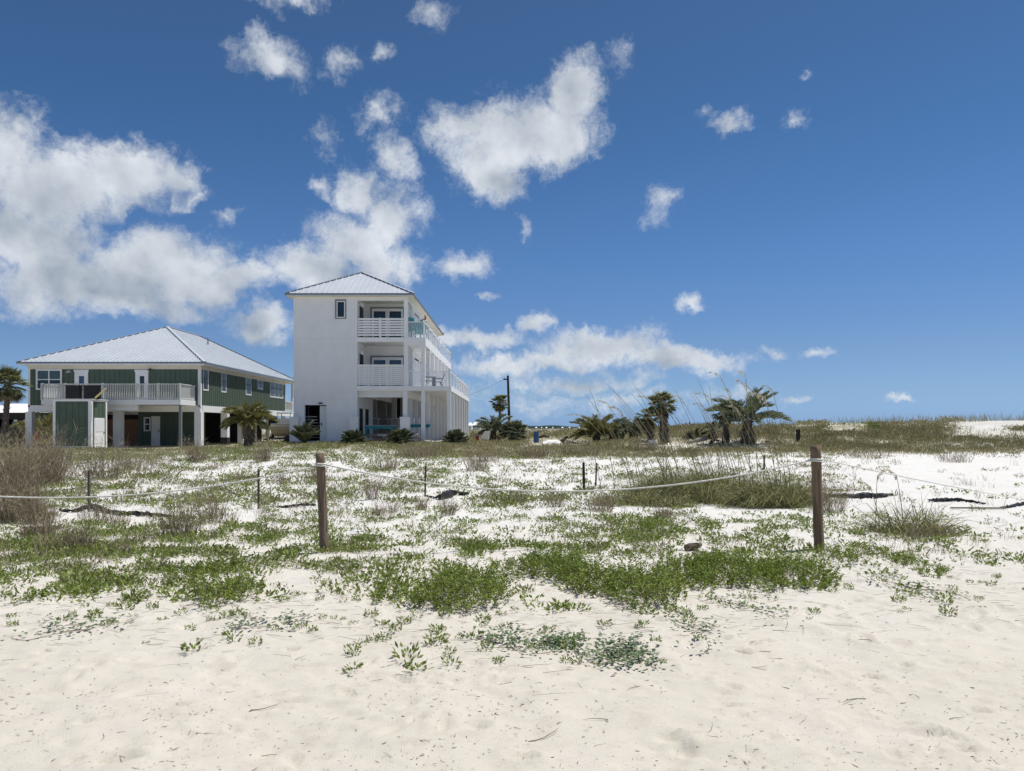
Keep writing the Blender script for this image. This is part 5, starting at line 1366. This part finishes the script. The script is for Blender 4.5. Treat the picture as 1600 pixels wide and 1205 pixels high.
# ------------------------------------------------------------------ boat on its trailer between the houses
bx0, bx1, bY = PX(424, 57), PX(480, 57), 57.0
zb = ground(bx0, bY)
t = thing('motor_boat', 'white and tan motor boat with console and black outboard between the houses', 'boat', (bx0 + 1.2, bY, zb + .9))
V = []; n = 10
for i in range(n + 1):
    u = i / n; x = bx0 + .3 + (bx1 - bx0 + 2.6) * u
    w = 1.05 * (1 - max(0, u - .45) ** 2 * 3.0); kz = .95 + .25 * max(0, u - .5) ** 2 * 4; sz = 1.85 + .30 * u * u
    for (yy, zz) in ((-w, sz), (-w * .93, 1.45 + .1 * u), (-w * .72, kz + .18), (0, kz), (w * .72, kz + .18), (w * .93, 1.45 + .1 * u), (w, sz)): V.append((x, bY + yy, zb - .35 + zz))
f = [(i * 7 + j, (i + 1) * 7 + j, (i + 1) * 7 + j + 1, i * 7 + j + 1) for i in range(n) for j in range(6)] + [tuple(range(7))]
o = MB().add(V, f).build('hull', 'tan', t); so = o.modifiers.new('hull_thickness', 'SOLIDIFY'); so.thickness = .05
b = MB()
for i in range(n):
    a, c = V[i * 7], V[(i + 1) * 7]; b.add([(a[0], a[1] - .03, a[2] - .16), (c[0], c[1] - .03, c[2] - .16), (c[0], c[1] - .03, c[2] + .05), (a[0], a[1] - .03, a[2] + .05), (a[0], a[1] + .12, a[2] + .05), (c[0], c[1] + .12, c[2] + .05)], [(0, 1, 2, 3), (3, 2, 5, 4)])
b.build('gunwale', 'boatwhite', t)
cx = PX(443, bY); b = MB(); b.box(cx - .3, cx + .9, bY - .4, bY + .4, zb + 1.2, zb + 1.95); b.build('console', 'boatwhite', t, bevel=.05)
b = MB(); b.box(cx - .4, cx + .8, bY - .55, bY + .55, zb + 2.32, zb + 2.40)
for xx in (cx - .3, cx + .65):
    for yy in (-.45, .45): b.bar((xx, bY + yy, zb + 1.5), (xx, bY + yy, zb + 2.32), .05)
b.build('console_top', 'boatwhite', t)
e = MB(); ex = bx0 + .1; e.box(ex - .25, ex + .3, bY - .28, bY + .28, zb + 1.35, zb + 2.1); e.box(ex - .1, ex + .15, bY - .1, bY + .1, zb + .5, zb + 1.35); e.box(ex - .28, ex + .2, bY - .05, bY + .05, zb + .42, zb + .55)
e.build('outboard_motor', 'black', t, bevel=.06)
MB().tube([(PX(446, bY), bY, zb + 2.3), (PX(446, bY), bY, zb + 4.1)], [.02, .01], 5).build('aerial', 'whitebright', t)
t = thing('boat_trailer', 'dark blue trailer frame under the motor boat', 'trailer', (bx0 + 2, bY, zb))
b = MB(); b.bar((bx0 - .3, bY - .9, zb + .35), (bx1 + 2, bY - .3, zb + .62), .28, .12); b.bar((bx0 - .3, bY + .9, zb + .4), (bx1 + 2, bY + .3, zb + .6), .12); b.bar((bx0 + 1.6, bY - 1, zb + .35), (bx0 + 1.6, bY + 1, zb + .35), .1); b.build('trailer_frame', 'boatblue', t)
for yy in (-1.12, .95):
    w = MB(); w.tube([(bx0 + 1.6, bY + yy, zb + .32), (bx0 + 1.6, bY + yy + .18, zb + .32)], .32, 16); w.build('wheel', 'black', t)
# things under the green house seen past its pillars
t = thing('red_cooler', 'red container standing under the green house beside its left pillar', 'container', (PX(51, 53), 53, zg))
MB().box(PX(48.5, 53), PX(54, 53), 53, 53.3, zg, PZ(672, 53)).build('body', 'redplastic', t, bevel=.03); MB().box(PX(48, 53), PX(54.5, 53), 52.97, 53.33, PZ(672, 53), PZ(671, 53)).build('lid', 'redplastic', t)

# ------------------------------------------------------------------ yard junk right of the white house
def barrel(label, px, pb, pt, w, Y, m):
    x = PX(px, Y); z = ground(x, Y); H = PZ(pt, Y) - z; r = w / 2 / F * Y
    t = thing('barrel', label, 'barrel', (x, Y, z))
    hs = [0, .02, .03, .30, .33, .36, .63, .66, .69, .97, .98, 1.0]; rr = [.97, 1.03, 1, 1, 1.04, 1, 1, 1.04, 1, 1, 1.03, .97]
    b = MB(); b.tube([(0, 0, h * H) for h in hs], [r * k for k in rr], 20); b.smooth = False; b.build('drum', m, t, local=True)
    MB().tube([(r * .45, 0, H), (r * .45, 0, H + .03)], .04, 8).build('bung', 'black', t, local=True)
barrel('red barrel standing right of the white house pillars', 747, 690, 678, 7.5, 52, 'redplastic')
barrel('blue barrel standing alone right of the dense fan palm', 838, 688, 674.5, 8.6, 46, 'blueplastic')
t = thing('storage_cabinet', 'pale cabinet with plank front between the red barrel and the feather palm', 'cabinet', (PX(757, 54), 54, ground(PX(757, 54), 54)))
x0, x1 = PX(751.5, 54), PX(764, 54); z0 = t.location.z; z1 = PZ(671, 54)
MB().box(x0, x1, 54, 54.5, z0, z1).build('body', 'greywhite', t)
for k in range(4): MB().box(x0 + (x1 - x0) * k / 4 + .008, x0 + (x1 - x0) * (k + 1) / 4 - .008, 53.97, 53.998, z0 + .05, z1 - .03).build('front_plank', 'white', t)
MB().box(x0 - .03, x1 + .03, 53.93, 54.53, z1, z1 + .04).build('top', 'greywhite', t)
t = thing('pallet_frame', 'pale open wooden frame lying in front of the feather palm', 'wooden frame', (PX(765, 47), 47, ground(PX(765, 47), 47)))
z0 = t.location.z
for a, c in (((754, 696), (778, 697)), ((754, 696), (755, 686)), ((778, 697), (777, 687)), ((766, 696), (778, 687)), ((763, 696.5), (763.5, 689))):
    A = Vector((PX(a[0], 47), 47, PZ(a[1], 47))); B = Vector((PX(c[0], 47), 47.1, PZ(c[1], 47))); MB().bar(A, B, .07, .05).build('rail', 'lumber', t)
t = thing('sawhorse', 'small pale sawhorse on the ground before the red barrel', 'sawhorse', (PX(743, 47.5), 47.5, ground(PX(743, 47.5), 47.5)))
z0 = t.location.z; xs = PX(743, 47.5)
MB().box(xs - .3, xs + .3, 47.45, 47.53, z0 + .42, z0 + .5).build('beam', 'lumber', t)
for sx in (-.25, .25):
    for sy in (-.2, .2): MB().bar((xs + sx, 47.49, z0 + .42), (xs + sx * 1.25, 47.49 + sy, z0), .06, .04).build('leg', 'lumber', t)
# tarp heap and driftwood
V = []; nx, ny2 = 16, 8
for j in range(ny2):
    for i in range(nx):
        u, v = i / (nx - 1), j / (ny2 - 1)
        x = PX(848, 44) + u * (PX(877, 44) - PX(848, 44)); y = 43.6 + v * 1.1
        V.append((x, y, ground(x, y) + .02 + .17 * (math.sin(u * 3.0) ** .7 if 0 < u < 1 else 0) * math.sin(v * 3.14) ** .6 + random.uniform(0, .06)) if 0 < v < 1 else (x, y, ground(x, y) + .01))
V = [tuple(float(np.real(c)) for c in v) for v in V]
tag(MB().add(V, [(j * nx + i, j * nx + i + 1, (j + 1) * nx + i + 1, (j + 1) * nx + i) for j in range(ny2 - 1) for i in range(nx - 1)]).build('tarp_heap', 'tarp'), 'crumpled white tarp heap right of the blue barrel', 'tarp')
def logs(label, pts, rad, m='log', name='driftwood_log', cat='driftwood', group=None):
    P = []
    for (px, py, Y) in pts: P.append((PX(px, Y), Y, PZ(py, Y)))
    o = MB(); o.tube(P, rad, 8); o.smooth = True
    return tag(o.build(name, m), label, cat, group)
logs('dark jagged stump between the white tarp and the pale dead wood', [(876, 692, 44), (880, 688, 44), (884, 684, 44.1), (888, 682, 44.2)], [.11, .12, .08, .04])
logs('dark brush log behind the white tarp heap', [(842, 684, 46.5), (850, 681, 46.5), (858, 683, 46.5)], [.06, .11, .06])
logs('pale driftwood trunk lying on the ground right of the tarp', [(884, 690, 44), (892, 692, 44), (905, 694, 44)], [.10, .11, .06], 'driftwood')
logs('bleached driftwood trunk leaning by the sea oats, thick end up', [(1077, 692, 37), (1090, 688, 37), (1104, 684.5, 37)], [.06, .10, .12], 'driftwood')
logs('dark burnt stump behind the bleached driftwood trunk', [(1066, 684, 40), (1075, 682, 40), (1086, 680, 40), (1087, 681, 40)], [.06, .12, .12, .04])
logs('dark upright snag on the burnt stump', [(1080, 682, 40.2), (1080.5, 673, 40.2)], [.05, .03])
logs('tangled dark branch on the dune between driftwood and palm pair', [(1106, 697, 37), (1112, 690, 37), (1118, 687, 37), (1124, 689, 37)], [.05, .09, .07, .03])
x, y, z = gp(1085, 861)
o = MB(); o.tube([(x - .115, y - .03, z + .035), (x - .05, y, z + .05), (x + .03, y + .03, z + .055), (x + .105, y + .09, z + .065)], [.045, .05, .045, .025], 9); o.smooth = True
tag(o.build('driftwood_log', 'log'), 'short dark log lying on the sand above the right green mat', 'driftwood')
# sign, white sheet
t = thing('white_sign', 'small white sign board low on the ground in front of the palms', 'sign', (PX(1018, 36), 36, ground(PX(1018, 36), 36)))
MB().box(PX(1013.5, 36), PX(1023, 36), 36, 36.03, PZ(694, 36), PZ(687.5, 36)).build('board', 'signwhite', t)
for px in (1015.5, 1021): MB().box(PX(px, 36) - .015, PX(px, 36) + .015, 36.03, 36.06, t.location.z - .2, PZ(690, 36)).build('leg', 'stake', t)
x, y, z = gp(554, 835)
tag(MB().add([(x - .11, y - .03, z + .03), (x + .02, y - .06, z + .05), (x + .12, y + .05, z + .045), (x - .03, y + .08, z + .03), (x + .0, y + .01, z + .075)], [(0, 1, 4), (1, 2, 4), (2, 3, 4), (3, 0, 4)]).build('litter_sheet', 'signwhite'), 'small pale sheet of litter on the sand right of the left rope post', 'litter')

# ------------------------------------------------------------------ utility pole and wire
pY = 100.0; pxx = PX(793.5, pY); pz0 = ground(pxx, pY); pzt = PZ(587, pY)
t = thing('utility_pole', 'dark wooden utility pole behind the palms right of the white house', 'utility pole', (pxx, pY, pz0))
MB().tube([(pxx + .25, pY, pz0 - .5), (pxx, pY, pzt)], [.22, .15], 10).build('pole', 'polewood', t)
MB().box(pxx - .6, pxx + .02, pY - .22, pY - .12, PZ(594, pY), PZ(592, pY)).build('bracket', 'polewood', t)
MB().tube([(pxx - .5, pY - .17, PZ(592, pY)), (pxx - .5, pY - .17, PZ(590.6, pY))], .06, 8).build('insulator', 'greytrim', t)
a = Vector((pxx - .5, pY - .17, PZ(592.5, pY))); c = Vector((-6.0, YB + .3, PZ(628, YB)))
pts = []
for i in range(25):
    u = i / 24; q = a.lerp(c, u); q.z -= 1.2 * u * (1 - u); pts.append(q)
w = MB(); w.tube(pts, .012, 4); tag(w.build('power_cable', 'wire'), 'thin power cable from the utility pole to the white house', 'cable')

# ------------------------------------------------------------------ houses far behind
def far_house(label, px0, px1, Y, ptop, pe, pb, wall='greywhite', roof='whitebright', storeys=1, depth=9, wins=3):
    x0, x1 = PX(px0, Y), PX(px1, Y); z0, ze, zt = PZ(pb, Y), PZ(pe, Y), PZ(ptop, Y)
    t = thing('far_house', label, 'house', ((x0 + x1) / 2, Y, z0))
    w = x1 - x0
    MB().box(x0, x1, Y, Y + depth, z0 - .6, ze).build('wall', wall, t)
    o = w * .06; xm = (x0 + x1) / 2; ym = Y + depth / 2
    MB().add([(x0 - o, Y - o, ze), (x1 + o, Y - o, ze), (x1 + o, Y + depth + o, ze), (x0 - o, Y + depth + o, ze), (x0 + w * .28, ym, zt), (x1 - w * .28, ym, zt)], [(0, 1, 5, 4), (1, 2, 5), (2, 3, 4, 5), (3, 0, 4), (0, 3, 2, 1)]).build('roof', roof, t)
    for i in range(wins):
        c = x0 + w * (i + .5) / wins
        f = MB().box(c - w * .09, c + w * .09, Y - .06, Y, z0 + (ze - z0) * .3, z0 + (ze - z0) * .8).build('window', 'whitebright', t)
        MB().box(c - w * .07, c + w * .07, Y - .09, Y - .06, z0 + (ze - z0) * .36, z0 + (ze - z0) * .75).build('pane', 'glass', f)
far_house('low house with white metal roof behind the left edge palm', -60, 79, 78, 629, 645, 700, 'dark', 'whitebright', depth=8, wins=9)
far_house('distant white-roofed house just right of the white house', 737, 750, 230, 659.5, 664.5, 672, 'greywhite', wins=2)
far_house('distant pale house edge beside the white house pillars', 731, 736.5, 210, 660, 665, 673, 'greywhite', wins=1)
far_house('distant grey house behind the feather palm', 757, 768, 260, 661.5, 665.5, 671, 'concrete', 'whitebright', wins=2)
SHORE = ((838, 3.4), (846.5, 1.6), (854, 3.0), (879, 3.5), (890, 2.4), (905, 2.0), (864, 1.6))
SD = ('white house on the far shore right above the blue barrel', 'second tiny white house right of the blue barrel on the far shore', 'wide white house on the far shore above the white tarp',
      'pale house on the far shore between the tarp and the feather palms', 'tiny pale house on the far shore right of the pale wide one', 'tiny far shore house at the browned palm edge', 'tiny white far shore house above the tarp heap', 'tiny far shore house hidden by the browned palm', 'tiny far shore house behind the green feather palm')
for (px, w), lb in zip(SHORE, SD):
    far_house(lb, px - w / 2, px + w / 2, 1500, 667.2, 668.8, 671.2, 'greywhite', 'whitebright', depth=9, wins=1)
# far shore: land and trees across the bay
V = []; f = []
xs = np.linspace(-1100, 2200, 260)
for i, x in enumerate(xs):
    h = 4.6 + 2.6 * fbm(np.array([x]), np.array([3.0]), .02, 4, 2)[0] * 2 - 2.0 * max(0, (x - 250) / 600)
    h = max(h, .6)
    V += [(x, 1540, -1.2), (x, 1545, h * .75), (x, 1600, h), (x, 1700, -1.2)]
    if i: k = (i - 1) * 4; f += [(k + j, k + 4 + j, k + 5 + j, k + 1 + j) for j in range(3)]
o = MB().add(V, f).build('far_treeline', 'fartree'); o['kind'] = 'stuff'

# ------------------------------------------------------------------ small plants, vines, twigs and litter on the open sand
sprig_mesh = []
for k in range(5):
    g = Veg(); n = 26 + 8 * k
    a = rng.random(n) * 2 * np.pi; r = np.sqrt(rng.random(n)) * .055
    P = np.stack([np.cos(a) * r, np.sin(a) * r, rng.random(n) * .05], 1)
    g.leaves(P, np.stack([np.cos(a), np.sin(a), rng.uniform(.2, 1.8, n)], 1), rng.uniform(.022, .042, n), .013)
    sprig_mesh.append(g.mesh('sprig', 'shrub' if k % 2 else 'cover'))
def sprig(px, py, s, label, k):
    x, y, z = gp(px, py)
    o = link('beach_sprig', sprig_mesh[k % 5]); o.location = (x, y, z - .004); o.rotation_euler = (0, 0, random.uniform(0, 6)); o.scale = (s, s, s * random.uniform(.8, 1.2))
    tag(o, label, 'small plant', 'small green sprigs dotted over the open sand')
named = [(637, 1030, 1.5, 'leafiest sprig on the open sand in the foreground middle'), (655, 1043, 1.3, 'sprig touching the leafiest foreground sprig on its right'), (552, 1047, 1.0, 'sprig casting a shadow left of the leafiest foreground sprig'),
         (552, 1018, 1.0, 'sprig just above the one that stands alone on the sand'), (680, 1003, 1.4, 'sprig above and right of the leafiest foreground sprig'), (706, 1038, 1.1, 'sprig right of the leafiest pair on the sand'),
         (303, 1022, 1.2, 'lone sprig on the left foreground sand'), (363, 1004, 1.1, 'sprig below the lone upright shrub at left'), (1477, 942, 1.2, 'sprig group on the right sand below the grass tussock'), (1482, 960, 1.1, 'lowest sprig of the right-hand group')]
for i, a in enumerate(named): sprig(*a, i)
cnt = 0
while cnt < 170:
    px = random.uniform(-40, 1640)
    e = float(edge_y(np.array([px]))[0]); py = e + random.triangular(-60, 62, -10)
    if 640 < px < 1060 and random.random() < .5: py += random.uniform(0, 40)
    if py > 1056 or py < 860: continue
    sprig(px, py, random.uniform(.45, 1.1) * (1 - .35 * max(0, (py - e)) / 70), 'small green sprig rooted in the pale sand near the plant edge', cnt); cnt += 1
def vine(label, px, py, w, h, n, runners=5):
    x, y, z = gp(px, py); rx = w / 2 / F * y; ry = h / 2 / F * y * y / EYE
    t = thing('beach_vine', label, 'creeping vine', (x, y, z), 'blue-green creeping vines on the sand')
    g = Veg(); rn = MB()
    for k in range(runners):
        a = random.uniform(0, 6.28); L = random.uniform(.6, 1.1)
        p0 = np.array([x + random.uniform(-.3, .3) * rx, y + random.uniform(-.3, .3) * ry])
        pts = []
        for i in range(9):
            u = i / 8; q = p0 + np.array([math.cos(a + .5 * math.sin(u * 3)) * rx, math.sin(a + .5 * math.sin(u * 3)) * ry]) * u * L
            pts.append((q[0], q[1], ground(q[0], q[1]) + .006))
        rn.tube(pts, .0022, 4, cap=False)
        m_ = n // runners; u = rng.random(m_) * 8; i0 = np.minimum(u.astype(int), 7); fr = (u - i0)[:, None]; pa = np.array(pts)
        P = pa[i0] * (1 - fr) + pa[i0 + 1] * fr + np.concatenate([rng.normal(0, .075, (m_, 2)), rng.uniform(.01, .045, (m_, 1))], 1)
        ang = rng.random(m_) * 6.28
        g.leaves(P, np.stack([np.cos(ang), np.sin(ang), rng.uniform(-.1, .7, m_)], 1), rng.uniform(.025, .045, m_), rng.uniform(.02, .034, m_), roll=np.tile([0.05, .05, 1.0], (m_, 1)))
    g.build('leaves', 'vine', t); rn.build('runner', 'twig', t)
vine('blue-green creeping vine on the sand below the round front shrub', 965, 1015, 130, 70, 420, 9)
vine('creeping vine left of the big blue-green one', 880, 1005, 90, 50, 220, 6)
vine('thin creeping vine right of the big blue-green one', 1085, 985, 110, 60, 110, 6)
vine('creeping vine between the nearest broad shrub and the big vine', 790, 1000, 100, 50, 170, 6)
vine('sparse creeping vine below the right green mat', 1185, 955, 120, 40, 70, 5)
vine('sparse creeping vine below the low green shrub at right', 1400, 915, 130, 50, 160, 6)
vine('sparse creeping vine on the left sand below the green mat', 110, 985, 150, 50, 110, 6)
vine('sparse creeping vine left of the leafiest foreground sprig', 420, 980, 150, 40, 120, 6)
tw = []
for k in range(6):
    mb = MB(); L = 1.0; a = 0; p = Vector((0, 0, 0)); pts = [p.copy()]
    for i in range(5): a += random.uniform(-.35, .35); p = p + Vector((math.cos(a) * L / 5, math.sin(a) * L / 5, random.uniform(-.01, .015))); pts.append(p.copy())
    mb.tube(pts, [.014, .013, .012, .010, .008, .004], 5)
    if k % 2: q = pts[2]; mb.tube([q, q + Vector((.16, .14, .02)), q + Vector((.27, .17, .0))], [.010, .007, .003], 4)
    tw.append(mb.mesh('twig', 'twig'))
for i in range(60):
    py = random.uniform(935, 1204); px = random.uniform(0, 1600)
    x, y, z = gp(px, py)
    o = link('twig', tw[i % 6]); o.location = (x, y, z + .004); o.rotation_euler = (random.uniform(0, .1), random.uniform(-.1, .05), random.choice((0, 3.14)) + random.gauss(0, .6))
    s = random.uniform(.04, .13) if i % 6 else random.uniform(.12, .22); o.scale = (s, s, s * 1.2)
    tag(o, 'dry dark twig lying on the open foreground sand', 'twig', 'dry twigs strewn over the foreground sand')
n = 5600
py = rng.uniform(880, 1260, n); px = rng.uniform(-150, 1750, n)
keep = rng.random(n) < (.30 + .7 * (fbm(px, py, .012, 3, 4) > .1)); p = unproject(px[keep], py[keep]); n = len(p); p[:, 2] += .004
g = Veg(); a = rng.random(n) * 6.28
g.blades(p, np.stack([np.cos(a), np.sin(a) * .7, rng.uniform(-.05, .25, n)], 1), rng.gamma(2.0, .008, n) + .005, rng.uniform(.002, .006, n), 0)
o = g.build('plant_litter', 'twig'); o['kind'] = 'stuff'
# fine dead runners and stems lying flat along the plant edge
n = 900; px = rng.uniform(-100, 1700, n); py = edge_y(px) + rng.normal(-5, 40, n); p = unproject(px, np.clip(py, 800, 1200)); p[:, 2] += .008
a = rng.normal(0, .5, n) + np.where(rng.random(n) < .5, 0, np.pi)
g = Veg(); g.blades(p, np.stack([np.cos(a), np.sin(a), rng.uniform(-.03, .12, n)], 1), rng.uniform(.05, .30, n), .003, .05)
o = g.build('dead_runners', 'twig'); o['kind'] = 'stuff'
